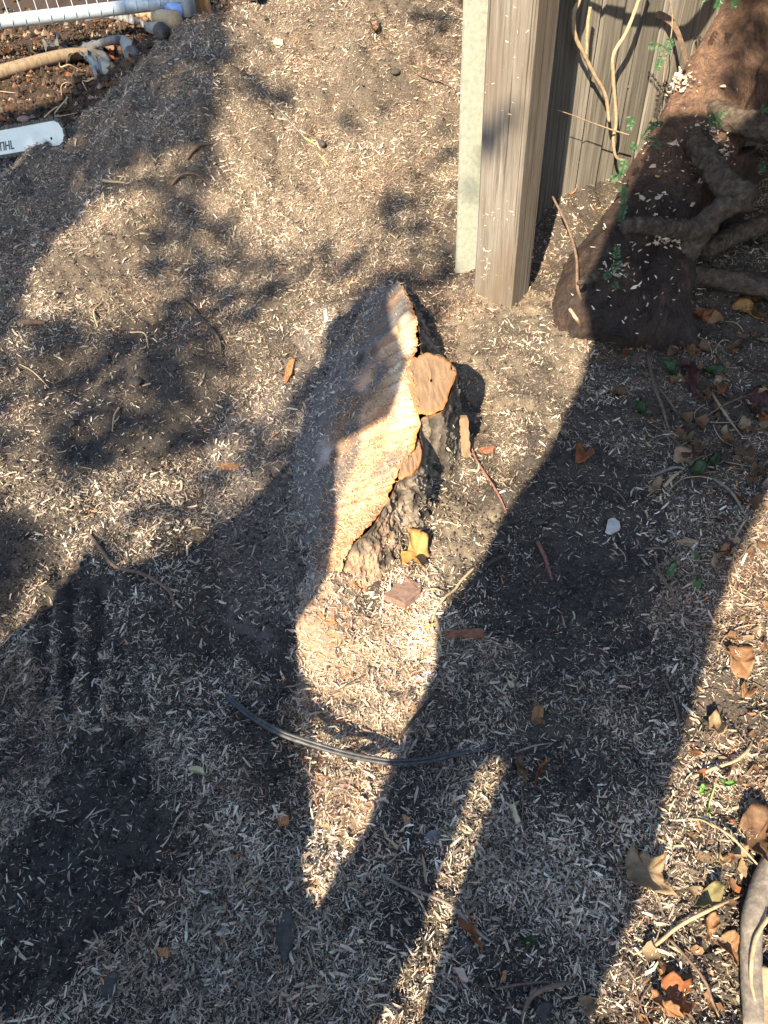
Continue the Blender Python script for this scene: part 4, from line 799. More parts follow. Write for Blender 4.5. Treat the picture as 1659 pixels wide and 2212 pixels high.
TW = [
    (zA([(1080, 890), (1200, 855), (1290, 830), (1360, 770), (1400, 690)]), 4.5, 'tan', 'bent tan twig above the bright green seedling', .02),
    (zA([(1170, 1130), (1260, 1230), (1360, 1340), (1500, 1440)]), 3.2, 'tan', 'long thin twig crossing the long brown leaf', .025),
    (zA([(860, 1810), (1000, 1700), (1180, 1605), (1345, 1525)]), 5.2, 'tan', 'straight tan stick reaching to the thick grey branch', .012),
    (zA([(950, 1765), (1060, 1900), (1130, 2010), (1175, 2110), (1235, 2210)]), 4.2, 'brown', 'purplish brown twig running off the bottom right', .02),
    (zA([(920, 1450), (960, 1400), (1000, 1370)]), 2.2, 'brown', 'thin forked rootlet right of the folded tan leaf', .01),
    (zB([(160, 460), (300, 550), (450, 610), (600, 690), (760, 840), (850, 880)]), 4.6, 'grey', 'curved grey twig crossing the bottom light strip', .02),
    (zA([(20, 2030), (180, 2010), (430, 1985)]), 3.5, 'brown', 'straight brown root near the bottom edge', .006),
    (zA([(160, 2212), (190, 2110), (250, 2055), (370, 2012), (420, 2005)]), 6.5, 'brown', 'arched brown root at the bottom edge', .012),
    (zA([(150, 900), (165, 1020), (160, 1240)]), 2.2, 'brown', 'upright thin root below the brown oval leaf', .006),
    (zA([(915, 330), (960, 450), (990, 540), (1015, 665)]), 3.2, 'brown', 'thin brown twig along the right shadow edge', .012),
    (zA([(130, 755), (230, 730), (330, 705)]), 2.4, 'grey', 'thin grey twig left of the torn rusty leaf', .01),
    (zA([(480, 115), (600, 70), (730, 5)]), 3.0, 'dark', 'dark twig at the right end of the cable', .01),
    (zC([(840, 330), (880, 540), (940, 720), (995, 880)]), 4.5, 'brown', 'brown twig slanting through the shaded litter', .012),
    (zC([(890, 530), (980, 660), (1060, 760)]), 3, 'brown', 'short twig branching from the slanting litter twig', .012),
    (zC([(1285, 1170), (1400, 1310), (1540, 1505)]), 3.8, 'grey', 'straight grey twig below the ivy leaves', .02),
    (zC([(1275, 590), (1350, 740), (1480, 895)]), 3.6, 'tan', 'tan twig by the brown folded leaf', .012),
    (zC([(1060, 890), (1330, 720), (1590, 580)]), 2.0, 'brown', 'long hair thin twig under the yew', .02),
    (zC([(860, 1160), (1010, 1110), (1090, 1110)]), 5, 'grey', 'stubby grey stick by the broad tan leaf', .008),
    (zC([(950, 1230), (1010, 1170), (1070, 1120)]), 4.5, 'tan', 'short tan stick meeting the stubby grey stick', .008),
    (zC([(890, 1690), (930, 1840), (990, 1950), (1035, 2070)]), 3.6, 'brown', 'brown twig beside the pale green leaf', .01),
    (zC([(820, 1650), (960, 1680), (1120, 1800)]), 3.4, 'brown', 'slanting twig above the pale green leaf', .014),
    (zC([(100, 1600), (150, 1720), (200, 1860)]), 6, 'red', 'dark red bark strip lying in the shade', .006),
    (zC([(1430, 1570), (1480, 1490), (1535, 1440)]), 2.6, 'tan', 'pale twig at the edge of the right sunlight', .012),
    (zD([(1320, 255), (1380, 430), (1460, 560), (1540, 680), (1600, 800), (1659, 905)]), 3.0, 'red', 'reddish root running down right of the stump', .008),
    (zD([(1365, 1395), (1250, 1530), (1190, 1622), (1100, 1700), (1010, 1812), (988, 1900)]), 3.6, 'tan', 'jointed tan root from the stump foot into the shade', .014),
    (zD([(1010, 1830), (1040, 1940), (1075, 2060)]), 4.2, 'tan', 'pale forked root end below the jointed root', .01),
    (zD([(1650, 1280), (1540, 1350), (1420, 1420)]), 6.5, 'dark', 'thick dark root in the shade right of the brick shard', .012),
    (zD([(1050, 980), (1150, 1000), (1240, 1030)]), 3.4, 'tan', 'short pale root in sun above the yellow leaf', .006),
    (zD([(940, 1605), (1010, 1612), (1085, 1610)]), 3.0, 'tan', 'short tan stick right of the brick shard', .008),
    ([(686, 1545), (720, 1512), (770, 1480), (806, 1453)], 1.6, 'brown', 'hair thin twig lying across the central light strip', .014),
    ([(848, 1617), (880, 1580), (909, 1545), (935, 1510), (960, 1500)], 4.2, 'dark', 'dark stick along the shadow edge above the cable', .014),
    (zE([(900, 800), (1000, 910), (1075, 1000), (1092, 1085)]), 4.2, 'dark', 'dark root dangling down the left middle slope', .01),
    (zE([(690, 600), (800, 672), (905, 680)]), 2.6, 'brown', 'thin brown root on the lower heap', .01),
    (zE([(482, 935), (468, 870), (502, 815)]), 2.6, 'tan', 'pale curved rootlet left of the dark dangling root', .008),
    (zE([(638, 965), (715, 978), (732, 1040)]), 2.4, 'tan', 'pale hooked rootlet above the two dark stones', .01),
    (zE([(592, 1338), (575, 1400), (555, 1452)]), 2.6, 'tan', 'tan rootlet sticking up by a dark stone', .02),
    (zE([(100, 1120), (170, 1165), (235, 1222)]), 1.8, 'tan', 'straight thin rootlet near the left edge', .008),
    (zE([(845, 245), (900, 215), (970, 210), (1040, 242)]), 4, 'brown', 'looped brown root low on the heap', .02),
    (zE([(920, 115), (980, 80), (1050, 40)]), 5, 'brown', 'stubby root poking from the shaded heap flank', .02),
    (zE([(510, 215), (530, 240), (620, 235)]), 4, 'tan', 'small forked pale root on the left light strip', .012),
    (zE([(95, 925), (160, 930), (230, 920)]), 9, 'brown', 'frayed root stump at the left edge of the light', .012),
    ([(192, 1154), (224, 1198), (256, 1238), (312, 1254), (368, 1286), (382, 1328)], 5.0, 'brown', 'long winding brown root at left above the ruts', .016),
    ([(8, 1526), (24, 1490), (52, 1478)], 2.0, 'tan', 'white curved rootlet near the left edge', .006),
    ([(255, 2140), (252, 2170), (247, 2215)], 3.0, 'dark', 'dark twig below the small dark rock', .006),
    ([(1188, 580, ), (1150, 578), (1128, 588)], 4.0, 'brown', 'short brown stick at the foot of the timber post', .012),
    ([(880, 148), (910, 175), (950, 185), (982, 195)], 2.0, 'brown', 'thin twig on the heap left of the pale post', .012),
]
for a in TW: twig(a[0], a[1], a[2], a[3], mid=a[4])
# thick branch at the right edge, with a root across it
br = empty('fallen_branch', tuple(hit(1612, 2080)), 'thick smooth grey branch lying at the bottom right edge', 'branch')
P = [hit(1668, 1860, .03), hit(1640, 1910, .03), hit(1616, 1990, .028), hit(1610, 2080, .026), hit(1616, 2230, .024)]
link('limb', mesh_np('limb', *tube(P, [22 * pxm(p) for p in P], 40, 20, .05, 3, freq=25)), TM['grey'], br)
twig([(1640, 2000), (1612, 2050), (1600, 2125), (1608, 2180)], 6, 'tan', 'pale crooked root lying over the thick grey branch', lift=.05)
o = link('fallen_branch', mesh_np('fallen_branch', *tube([hit(1652, 2100, .02), hit(1640, 2160, .02), hit(1645, 2240, .02)], [.014, .016, .016], 18, 12, .06, 5, freq=30)), TM['tan']); tag(o, 'tan branch stub in the bottom right corner', 'branch')
# red stem leaning in front of the yew, dry vines on the fence
P = [und(1194, 425, 2.62), und(1226, 490, 2.58), und(1245, 555, 2.54), und(1248, 622, 2.5), hit(1259, 706, .05), hit(1264, 764, .0)]
tag(link('stem', mesh_np('stem', *tube(P, [.004, .0045, .005, .0055, .006, .006], 40, 8, .12, 3, freq=80)), TM['brown']), 'thin reddish brown stem leaning between timber post and yew', 'stem')
P = [und(1231, 668, 2.46), und(1246, 690, 2.44), hit(1257, 716, .01)]
tag(link('stem', mesh_np('stem', *tube(P, [.006, .006, .005], 14, 8, .1, 3)), TM['tan']), 'short tan stem leaning on the yew foot', 'stem')
def onf(a, b, off):
    d = ray(a, b); n3 = np.array([fn[0], fn[1], 0]); p0 = np.array([f0[0], f0[1], 0]) + n3 * off; return CAM + d * (np.dot(p0 - CAM, n3) / np.dot(d, n3))
def vine(pts, r, label, D=2.72):
    P = [onf(a, b, .05 + (2.75 - D) * .6) for a, b in pts]; tag(link('dry_vine', mesh_np('dry_vine', *tube(P, r, 60, 8, .16, int(pts[0][0]), freq=90)), TM['tan']), label, 'vine', 'dry vine stems on the fence')
vine([(1262, -60), (1251, 0), (1240, 27), (1242, 75), (1263, 120), (1284, 162), (1308, 207), (1316, 264)], [.008, .0075, .007, .0065, .006], 'knobbly dry vine stem nearest the posts')
vine([(1400, -60), (1380, 0), (1353, 69), (1326, 117), (1325, 168), (1331, 261), (1325, 300), (1331, 339), (1353, 348)], [.007, .0065, .0065, .006, .005], 'dry vine stem bending to a hook at the yew', 2.70)
vine([(1275, 15), (1270, 50), (1268, 90), (1266, 125)], [.006, .0055, .005], 'short dry vine stem between the knobbly and hooked ones', 2.73)
vine([(1205, 238), (1240, 250), (1270, 262), (1320, 280), (1360, 292)], [.0015, .0015, .002, .003, .003], 'hair thin vine tendril crossing from post to yew', 2.66)
vine([(1445, -10), (1452, 30), (1450, 75), (1440, 110), (1432, 180)], [.0018, .002, .0018, .0015], 'thin tendril hanging at the yew trunk edge', 2.6)
P = np.array([und(a, b, 2.62) for a, b in [(1413, 37), (1432, 44), (1452, 60), (1468, 95), (1480, 140)]]); P2 = P + np.array([.004, 0, .022])
V = np.stack([spline(P, 20), spline(P2, 20)], 1).reshape(-1, 3); o = link('peeling_bark', mesh_np('peeling_bark', V, grid_faces(20, 2)), TM['brown'], yew); o['label'] = 'curling reddish bark strip'

# stones
M_STONE = {'dark': blot_mat('dark_stone', (.035, .03, .028), (.06, .052, .047), (.10, .088, .078), 60), 'blue': blot_mat('blue_grey_stone', (.10, .10, .11), (.16, .16, .18), (.24, .24, .26), 70), 'pink': blot_mat('pink_stone', (.20, .11, .09), (.28, .16, .13), (.34, .22, .18), 60)}
def stone(px, py, rx, ry, mat, label, hgt=.6, ang=0, name='stone'):
    c = hit(px, py); q = pxm(c); bm = bmesh.new(); bmesh.ops.create_icosphere(bm, subdivisions=3, radius=1.0)
    sd = int(px * 3 + py)
    for v in bm.verts:
        k = 1 + .22 * float(vn3(v.co.x * 1.3 + sd, v.co.y * 1.3, v.co.z * 1.3, 5)) + .08 * float(vn3(v.co.x * 3.5 + sd, v.co.y * 3.5, v.co.z * 3.5, 7)); v.co *= k
        x, y = v.co.x * rx * q, v.co.y * ry * q * 1.25; v.co = Vector((x * math.cos(ang) - y * math.sin(ang), x * math.sin(ang) + y * math.cos(ang), v.co.z * min(rx, ry) * q * hgt))
    me = bpy.data.meshes.new(name); bm.to_mesh(me); bm.free(); o = link(name, me, M_STONE[mat]); o.location = (c[0], c[1], c[2] + min(rx, ry) * q * hgt * .45); return tag(o, label, 'stone')
for a in [(295, 829, 13, 11, 'dark', 'round dark stone at the centre of the dark soil patch'), (376, 799, 12, 9, 'dark', 'smooth dark stone right of the round dark stone'), (229, 778, 9, 12, 'dark', 'small upright dark stone left of the round dark stone'), (238, 928, 10, 9, 'dark', 'dark stone by the tan rootlet'), (154, 919, 11, 10, 'dark', 'dark stone left of the tan rootlet'), (455, 897, 13, 8, 'dark', 'flat dark stone at the right of the soil patch'), (436, 1314, 15, 11, 'dark', 'dark stone near the end of the winding root'),
          (854, 160, 11, 9, 'dark', 'lone dark stone high on the chip heap'), (936, 1812, 18, 15, 'blue', 'bluish grey stone below the cable in shade'), (1002, 2040, 18, 16, 'dark', 'dark stone beside the narrow rust leaf'), (1163, 1130, 16, 9, 'dark', 'flat dark stone in the shade right of the stump'), (1228, 900, 10, 9, 'dark', 'small dark stone at the big shadow edge'), (244, 2130, 17, 22, 'dark', 'small dark rock near the bottom left'), (1180, 2192, 22, 16, 'dark', 'grey flat stone at the bottom edge'), (55, 395, 13, 8, 'pink', 'pinkish stone above the saw bar')][:14]: stone(*a)
stone(52, 263, 15, 10, 'pink', 'pinkish stone above the white saw bar')
stone(616, 2012, 19, 46, 'dark', 'long wedge of dark rock below the light triangle', .8, .08)
# larger pieces of wood
M_CHUNK = {'white': streak_mat('white_wood', (.42, .38, .33), (.56, .52, .46), (.66, .62, .56), (40, 40, 200)), 'tan': M_SPL, 'orange': streak_mat('orange_wood', (.26, .10, .04), (.38, .17, .07), (.46, .25, .12), (120, 120, 30)), 'pink': streak_mat('pink_wood', (.36, .25, .20), (.46, .33, .27), (.56, .42, .35), (90, 90, 30)), 'yellow': streak_mat('yellow_wood', (.42, .36, .19), (.52, .45, .26), (.60, .53, .33), (90, 90, 30)), 'red': streak_mat('red_wood', (.16, .06, .035), (.24, .10, .06), (.32, .16, .10), (90, 90, 30))}
def chunk(pts, mat, label, th=.006, lift=.004, tilt=(0, 0), name='wood_chunk', cat='wood chunk'):
    Q = densify(pts, 2); W3 = np.array([hit(a, b) for a, b in Q]); c = W3.mean(0); sd = int(pts[0][0])
    T = W3 - c; T[:, 2] = lift + th + T[:, 0] * tilt[0] + T[:, 1] * tilt[1]; m = len(Q)
    T += np.stack([.0015 * vn2(np.arange(m) * .9, 0 * T[:, 0] + i, sd) for i in range(3)], 1)
    top = T; mid = T * .72; mid[:, 2] = T[:, 2] + th * .25 * vn2(T[:, 0] * 120, T[:, 1] * 120, sd) ; bot = T * np.array([1.03, 1.03, 1]); bot[:, 2] -= th * 1.5 + .004
    V = np.vstack([bot, top, mid]); F = [grid_faces(3, m, True), np.array([[2 * m + i for i in range(m)]])]
    o = link(name, mesh_np(name, V, F), M_CHUNK[mat] if isinstance(mat, str) else mat, None, False); o.location = c; return tag(o, label, cat)
for a in [([(665, 1242), (672, 1250), (676, 1290), (672, 1312), (664, 1300), (661, 1265)], 'white', 'long white wood flake left of the stump root'), (zC([(575, 1450), (610, 1410), (648, 1480), (650, 1530), (590, 1545), (560, 1520)]), 'white', 'white fibrous wood chunk on the dark soil'),
          (zC([(1035, 1590), (1120, 1585), (1220, 1600), (1150, 1615), (1050, 1610)]), 'tan', 'long pale chip in the shaded litter'), (zE([(1395, 1190), (1420, 1100), (1450, 1095), (1435, 1180), (1410, 1205)]), 'orange', 'orange bark chunk in the sun left of the stump'), (zE([(1590, 850), (1605, 840), (1610, 900), (1597, 938)]), 'white', 'upright white flake above the stump face'), (zE([(1075, 1620), (1170, 1600), (1172, 1622), (1090, 1642)]), 'orange', 'long orange splinter on the slope left of the stump'),
          ([(415, 1662), (440, 1665), (444, 1674), (428, 1672), (412, 1670)], 'yellow', 'yellow wood chip below the cable at left'), ([(1096, 1477), (1108, 1478), (1110, 1488), (1096, 1486)], 'yellow', 'small square yellow chip in the right shade'), (zB([(185, 230), (275, 290), (265, 310), (190, 250)]), 'yellow', 'slanting yellow chip left of the bluish stone'), (zB([(940, 50), (965, 45), (1000, 155), (975, 165)]), 'yellow', 'long yellow chip right of the bottom light strip'),
          (zB([(600, 1020), (660, 1030), (690, 1100), (650, 1100)]), 'pink', 'pink wood chunk at bottom centre'), (zB([(290, 110), (330, 125), (350, 175), (310, 170)]), 'orange', 'reddish wood chunk below the cable'), ([(342, 2052), (366, 2050), (368, 2068), (346, 2068)], 'orange', 'orange wood block at the bottom left'), ([(420, 1290), (300, 1295), (300, 1305)][:0] or [(958, 1368), (1040, 1366), (1043, 1380), (960, 1384)], 'red', 'flat reddish grey bark stick below the brick shard'),
          (zD([(1400, 310), (1470, 320), (1560, 335), (1530, 360), (1420, 345)]), 'red', 'dark red bark scrap right of the standing slab'), (zB([(415, 340), (440, 430), (440, 500), (428, 500)]), 'tan', 'upright tan splinter left of the light strip'), ([(600, 1765), (625, 1768), (622, 1790), (602, 1786)], 'orange', 'rusty clump left of the light triangle'), (zB([(890, 1050), (915, 1045), (910, 1110), (885, 1110)]), 'orange', 'orange brown wood block at bottom right centre'), ([(595, 86), (612, 86), (612, 100), (592, 100)], 'yellow', 'pale block high on the chip heap')]:
    chunk(*a)
# standing slab against the stump
M_SLAB = streak_mat('slab_wood', (.12, .08, .05), (.20, .14, .085), (.28, .20, .125), (90, 90, 8))
A0, A1 = hit(1005, 990), hit(1003, 988); A1 = A0 + np.array([-.005, .03, .125]); V = []
for i, f in enumerate(np.linspace(0, 1, 12)):
    p = A0 + (A1 - A0) * f; w = .018 * (1 - .25 * f) * (1 + .12 * math.sin(i * 2.1)); d = np.array([.9, -.1, 0])
    V += [p - d * w, p + d * w, p + d * w * .9 + np.array([0, .012, 0]), p - d * w * .9 + np.array([0, .012, 0])]
V = np.array(V); tag(link('wood_slab', mesh_np('wood_slab', V - A0, [grid_faces(12, 4, True), np.array([[44, 45, 46, 47]])]), M_SLAB, None, False), 'tan wood slab standing against the right side of the stump', 'wood slab').location = A0
# brick shard
M_BRICK = blot_mat('brick', (.16, .105, .085), (.22, .14, .11), (.28, .19, .15), 80, .9, .4, .002)
chunk(zD([(745, 1495), (888, 1580), (885, 1652), (832, 1705), (748, 1797), (560, 1692)]), M_BRICK, 'flat reddish brick shard in sun at the stump foot', .012, .014, (.10, -.12), 'brick_shard', 'brick')
# twin black cable
M_CABLE = blot_mat('dusty_rubber', (.02, .021, .024), (.045, .046, .05), (.13, .125, .115), 55, .55, .3, .001, .5)
cab = empty('black_cable', tuple(hit(760, 1600)), 'black rubber cable of two strands arching over the chips', 'cable')
CP = [(488, 1500), (540, 1545), (600, 1580), (660, 1602), (740, 1626), (810, 1641), (860, 1646), (930, 1640), (1000, 1624), (1060, 1612)]; CZ = [.012, .03, .048, .058, .060, .056, .048, .034, .018, .004]
P = np.array([und(a, b, (lambda h: np.dot(h - CAM, Fv))(hit(a, b)) - z * .9) for (a, b), z in zip(CP, CZ)])
side = np.array([.25, .9, .25]); side /= np.linalg.norm(side)
for sg, rr in ((-1, .0045), (1, .0038)):
    off = side * sg * .0036; link('strand', mesh_np('strand', *tube(P + off, [rr * 1.1, rr, rr, rr * .9, rr * .75], 90, 12, .04, 3, freq=60)), M_CABLE, cab)
link('groove', mesh_np('groove', *tube(P - np.array([0, 0, .0018]), [.0022, .0022], 80, 6)), M_CABLE, cab)

# ------------------------------------------------------------------ dug soil beyond the heap: saw bar, pole, plastic, hoop, strap, temporary fence
M_BAR = blot_mat('white_enamel', (.50, .55, .52), (.58, .63, .60), (.63, .67, .64), 14, .35, .05, .001, .5)
M_CHAIN = blot_mat('oily_chain', (.02, .018, .016), (.05, .045, .04), (.10, .09, .08), 120, .5)
M_INK = blot_mat('dark_print', (.03, .035, .035), (.05, .055, .055), (.08, .085, .085), 200, .5)
b0, b1 = hit(-150, 362, .0), hit(120, 318, .0)
ux = b1 - b0; ux /= np.linalg.norm(ux); uy = np.array([0, .35, .95]); uy -= ux * np.dot(uy, ux); uy /= np.linalg.norm(uy); uz = np.cross(ux, uy)
BW = 50 * pxm(b1); bar = empty('chainsaw_bar', tuple(b0), 'white chainsaw bar with dark lettering half buried at the left edge', 'saw bar')
def bp(a, b, c=0): return b0 + ux * a + uy * b + uz * c
Lb = np.linalg.norm(b1 - b0) + .085
outl = [(0, 0), (Lb - .06, 0)] + [(Lb - .06 + .055 * math.sin(t_), BW / 2 - BW / 2 * math.cos(t_)) for t_ in np.linspace(.2, math.pi - .2, 10)] + [(Lb - .06, BW), (0, BW)]
m = len(outl); V = np.array([bp(a, b, .0) for a, b in outl] + [bp(a, b, .005) for a, b in outl]); j = np.arange(m)
link('bar_plate', mesh_np('bar_plate', V, [np.array([list(range(m))[::-1]]), np.array([list(range(m, 2 * m))]), np.stack([j, (j + 1) % m, m + (j + 1) % m, m + j], 1)]), M_BAR, bar, False)
ch = []
path = resample(np.array([bp(a, b, .0025) for a, b in outl]), 70)
for i in range(69):
    p, q = path[i], path[i + 1]; d = q - p; L_ = np.linalg.norm(d); d /= L_; o_ = np.cross(d, uz); s1 = .011 + .003 * (i % 2)
    V = np.array([p + d * L_ * f + o_ * h + uz * w for f in (.06, .94) for h in (-.003, s1) for w in (-.004, .004)]); ch.append((V, [np.array([[0, 1, 3, 2], [4, 6, 7, 5], [0, 4, 5, 1], [2, 3, 7, 6], [0, 2, 6, 4], [1, 5, 7, 3]])]))
link('chain', mesh_np('chain', *merge(ch)), M_CHAIN, bar, False)['label'] = 'dark saw chain round the bar'
def letters(txt, a, b, size):
    cu = bpy.data.curves.new('lettering', 'FONT'); cu.body = txt; cu.size = size * 1.5; cu.shear = .25; cu.extrude = .0004; cu.offset = .0006; cu.materials.append(M_INK)
    tmp = bpy.data.objects.new('lettering', cu); me_ = bpy.data.meshes.new_from_object(tmp); bpy.data.objects.remove(tmp)
    o = bpy.data.objects.new('lettering', me_); COL.objects.link(o); o.parent = bar
    p = bp(a, b, .0062); o.matrix_parent_inverse = Matrix.Identity(4)
    o.matrix_basis = Matrix.Translation(Vector(p) - Vector(b0)) @ Matrix(((ux[0], uy[0], uz[0], 0), (ux[1], uy[1], uz[1], 0), (ux[2], uy[2], uz[2], 0), (0, 0, 0, 1)))
    o['label'] = 'dark italic lettering on the saw bar'
def bar_at(px, py):   # bar coordinates of a photo point
    d = ray(px, py); t_ = np.dot(np.asarray(b0) - CAM, uz) / np.dot(d, uz); q = CAM + d * t_ - b0; return np.dot(q, ux), np.dot(q, uy)
la, lb_ = bar_at(-10, 322); ra, _ = bar_at(33, 314); lsz = .034
letters('STIHL', la + .004, lb_ - .012, lsz)
a_, b_ = bar_at(113, 299); V, F = tube([bp(a_, b_, .004), bp(a_, b_, .0065)], [.006, .006], 2, 14, smooth_path=False); link('rivet', mesh_np('rivet', V, F), M_CHAIN, bar)
for (px, py) in ((82, 308), (83, 320), (72, 322), (110, 316)):
    a_, b_ = bar_at(px, py); V, F = box_vf(-.003, .003, -.003, .003, 0, .0008); V = np.array([bp(a_ + v[0], b_ + v[1], .0055 + v[2]) for v in V]); link('printed_mark', mesh_np('printed_mark', V, F), M_INK, bar, False)
M_POLE = streak_mat('round_pole', (.13, .09, .055), (.21, .155, .10), (.28, .215, .145), (50, 50, 5))
P = [hit(-120, 200, .03), hit(0, 172, .035), hit(140, 137, .04), hit(215, 128, .03)]
tag(link('wooden_pole', mesh_np('wooden_pole', *tube(P, [14.5 * pxm(P[1]), 14 * pxm(P[1]), 12.5 * pxm(P[2]), 11 * pxm(P[2])], 30, 18, .02, 3)), M_POLE), 'round tan wooden pole on the soil at upper left', 'pole')
def plastic_mat():
    m, nt, b = new_mat('torn_plastic', .3, .5); f = noise(nt, coords(nt, (1, 1, 1)), 18, 5, .6); nt.links.new(ramp(nt, f, [(.3, (.08, .07, .06)), (.6, (.17, .155, .14)), (.8, (.30, .285, .265))]), b.inputs['Base Color'])
    tr = nd(nt, 'ShaderNodeBsdfTransparent'); mx = nd(nt, 'ShaderNodeMixShader'); mx.inputs[0].default_value = .25; nt.links.new(b.outputs[0], mx.inputs[1]); nt.links.new(tr.outputs[0], mx.inputs[2]); nt.links.new(mx.outputs[0], nt.nodes['Material Output'].inputs[0]); return m
LM['plastic'] = plastic_mat()
leaf('plastic_film', zT([(470, 440), (520, 405), (580, 410), (660, 385), (740, 402), (790, 440), (835, 470), (872, 530), (850, 612), (800, 590), (765, 575), (700, 600), (640, 575), (590, 560), (545, 520), (500, 500)]), 'plastic', 'torn grey plastic film wrapped round the pole end', 'plastic', lift=.045, curl=.02, crumple=.055, k=4, rings=12, cf=2.6)
leaf('plastic_film', zT([(365, 445), (420, 450), (470, 420), (462, 345), (490, 350), (505, 425), (490, 460), (430, 480), (380, 475)]), 'plastic', 'small flap of torn plastic left on the pole', 'plastic', lift=.06, curl=.02, crumple=.03, k=3, rings=8, cf=2.2)
M_HOOP = blot_mat('grey_hose', (.05, .052, .055), (.10, .10, .105), (.19, .19, .19), 40, .5)
P = [hit(196, 112, .02), und(215, 94, np.dot(hit(215, 100) - CAM, Fv) - .25), und(250, 87, np.dot(hit(250, 100) - CAM, Fv) - .3), und(270, 92, np.dot(hit(270, 104) - CAM, Fv) - .25), hit(287, 122, .0)]
tag(link('hose', mesh_np('hose', *tube(P, [.018, .02, .026, .034, .038], 40, 14, .03)), M_HOOP), 'short grey hose arching beside the orange leaf', 'hose')
P = np.array([hit(a, b, .05) for a, b in [(190, 62), (215, 54), (245, 52), (287, 62), (318, 76), (350, 92)]]); S = spline(P, 40); wv = np.linspace(8, 22, 40) * pxm(P[2]) * .5; up = np.array([0, .4, .8])
V = np.stack([S - up * wv[:, None], S + up * wv[:, None] + np.array([0, .0, .0])], 1); Vb = V + np.array([0, .006, -.004]); V = np.concatenate([V, Vb[:, ::-1]], 1).reshape(-1, 3)
tag(link('flat_strap', mesh_np('flat_strap', V, grid_faces(40, 4, True)), blot_mat('grey_strap', (.10, .098, .098), (.17, .165, .16), (.26, .25, .24), 30, .5)), 'flat grey strap curving behind the chip heap', 'strap')
P = [hit(280, 30, .03), hit(310, 42, .04), hit(340, 50, .04), hit(380, 62, .03)]
tag(link('root_log', mesh_np('root_log', *tube(P, [.03, .045, .045, .04], 26, 12, .12, 6, freq=20)), TM['tan']), 'pale broken root below the blue fence pipe', 'root')
stone(352, 78, 17, 24, 'dark', 'brown lump of earth at the top of the heap edge', .9, .2, 'earth_lump')['category'] = 'earth lump'
# temporary fence panel
M_GALV = blot_mat('galvanised_pipe', (.36, .43, .48), (.44, .51, .56), (.52, .58, .62), 20, .4, .05, .001, .5); M_GALV.node_tree.nodes['Principled BSDF'].inputs['Metallic'].default_value = .25
M_BLUE = blot_mat('blue_pipe', (.12, .22, .45), (.18, .30, .58), (.25, .38, .66), 20, .4, .05, .001, .5)
tf = empty('temporary_fence', tuple(und(200, 20, 4.5)), 'galvanised temporary fence panel with wire mesh at top left', 'fence panel')
pa, pb = und(-160, 66, 4.3), und(392, 2, 4.75); rp = 13.5 * 4.5 / FPX
link('bottom_rail', mesh_np('bottom_rail', *tube([pa, pb], [rp, rp], 12, 24, smooth_path=False)), M_GALV, tf)
dv = pb - pa; Lp = np.linalg.norm(dv); dv /= Lp; nwire = int(Lp / .074); face = np.cross(dv, [0, 0, 1]); face /= np.linalg.norm(face); face *= -np.sign(np.dot(face, pa - CAM)) 
for i in range(nwire):
    c = pa + dv * (.03 + .074 * i); bow = .012 * math.sin(i * 1.7)
    P = [c + face * rp * .45 + np.array([0, 0, -rp * .95]), c + face * (rp + .003) , c + face * rp * .75 + np.array([0, 0, rp * .8]) + dv * .006, c + face * (.01) + np.array([0, 0, rp * 2.2]) + dv * bow, c + np.array([0, 0, .9]) + dv * bow]
    link('wire', mesh_np('wire', *tube(P, [.0028, .0028], 22, 6)), M_GALV, tf)
for h in (.3, .6, .88):
    link('cross_wire', mesh_np('cross_wire', *tube([pa + np.array([0, 0, h]), pb + np.array([0, 0, h])], [.0028, .0028], 6, 6, smooth_path=False)), M_GALV, tf)
e0 = und(411, 34, 4.6); link('end_post', mesh_np('end_post', *tube([e0, e0 + np.array([0, 0, 1.0])], [.042, .042], 8, 20, smooth_path=False)), M_GALV, tf)
link('brace', mesh_np('brace', *tube([und(335, 10, 4.75), und(405, 26, 4.7)], [.035, .035], 8, 16, smooth_path=False)), M_BLUE, tf)['label'] = 'blue painted brace pipe'
e1 = und(440, 28, 4.7); w_ = .045; V, F = box_vf(-w_, w_, -w_, w_, -.3, .9); o = link('wooden_stake', mesh_np('wooden_stake', V, F), streak_mat('stake_wood', (.24, .12, .05), (.34, .18, .08), (.42, .25, .12), (40, 40, 4)), None, False); o.location = e1; tag(o, 'orange brown wooden stake right of the fence panel', 'stake')
# cord with a yellow end on the heap
P = [hit(540, 175, .012), hit(570, 208, .012), hit(598, 240, .014), hit(654, 304, .012), hit(672, 318, .008)]
cd = empty('thin_cord', tuple(P[0]), 'thin pale cord with a yellow end on the heap', 'cord'); link('cord', mesh_np('cord', *tube(P, [.0012, .0012], 30, 6)), blot_mat('pale_cord', (.20, .22, .20), (.26, .28, .26), (.32, .34, .32), 80), cd)
MY = blot_mat('yellow_plastic', (.34, .33, .07), (.44, .42, .10), (.50, .48, .16), 80, .4); link('yellow_end', mesh_np('yellow_end', *tube([hit(656, 306, .014), hit(672, 316, .018), hit(684, 322, .014)], [.002, .005, .003], 14, 8, .15, 3, flat=.6)), MY, cd)
link('yellow_tail', mesh_np('yellow_tail', *tube([hit(688, 336, .008), hit(700, 352, .01), hit(712, 366, .008)], [.0015, .002, .001], 12, 6)), MY, cd)
stone(696, 318, 8, 10, 'dark', 'black scrap beside the yellow cord end', .8, .3, 'black_scrap')['category'] = 'scrap'

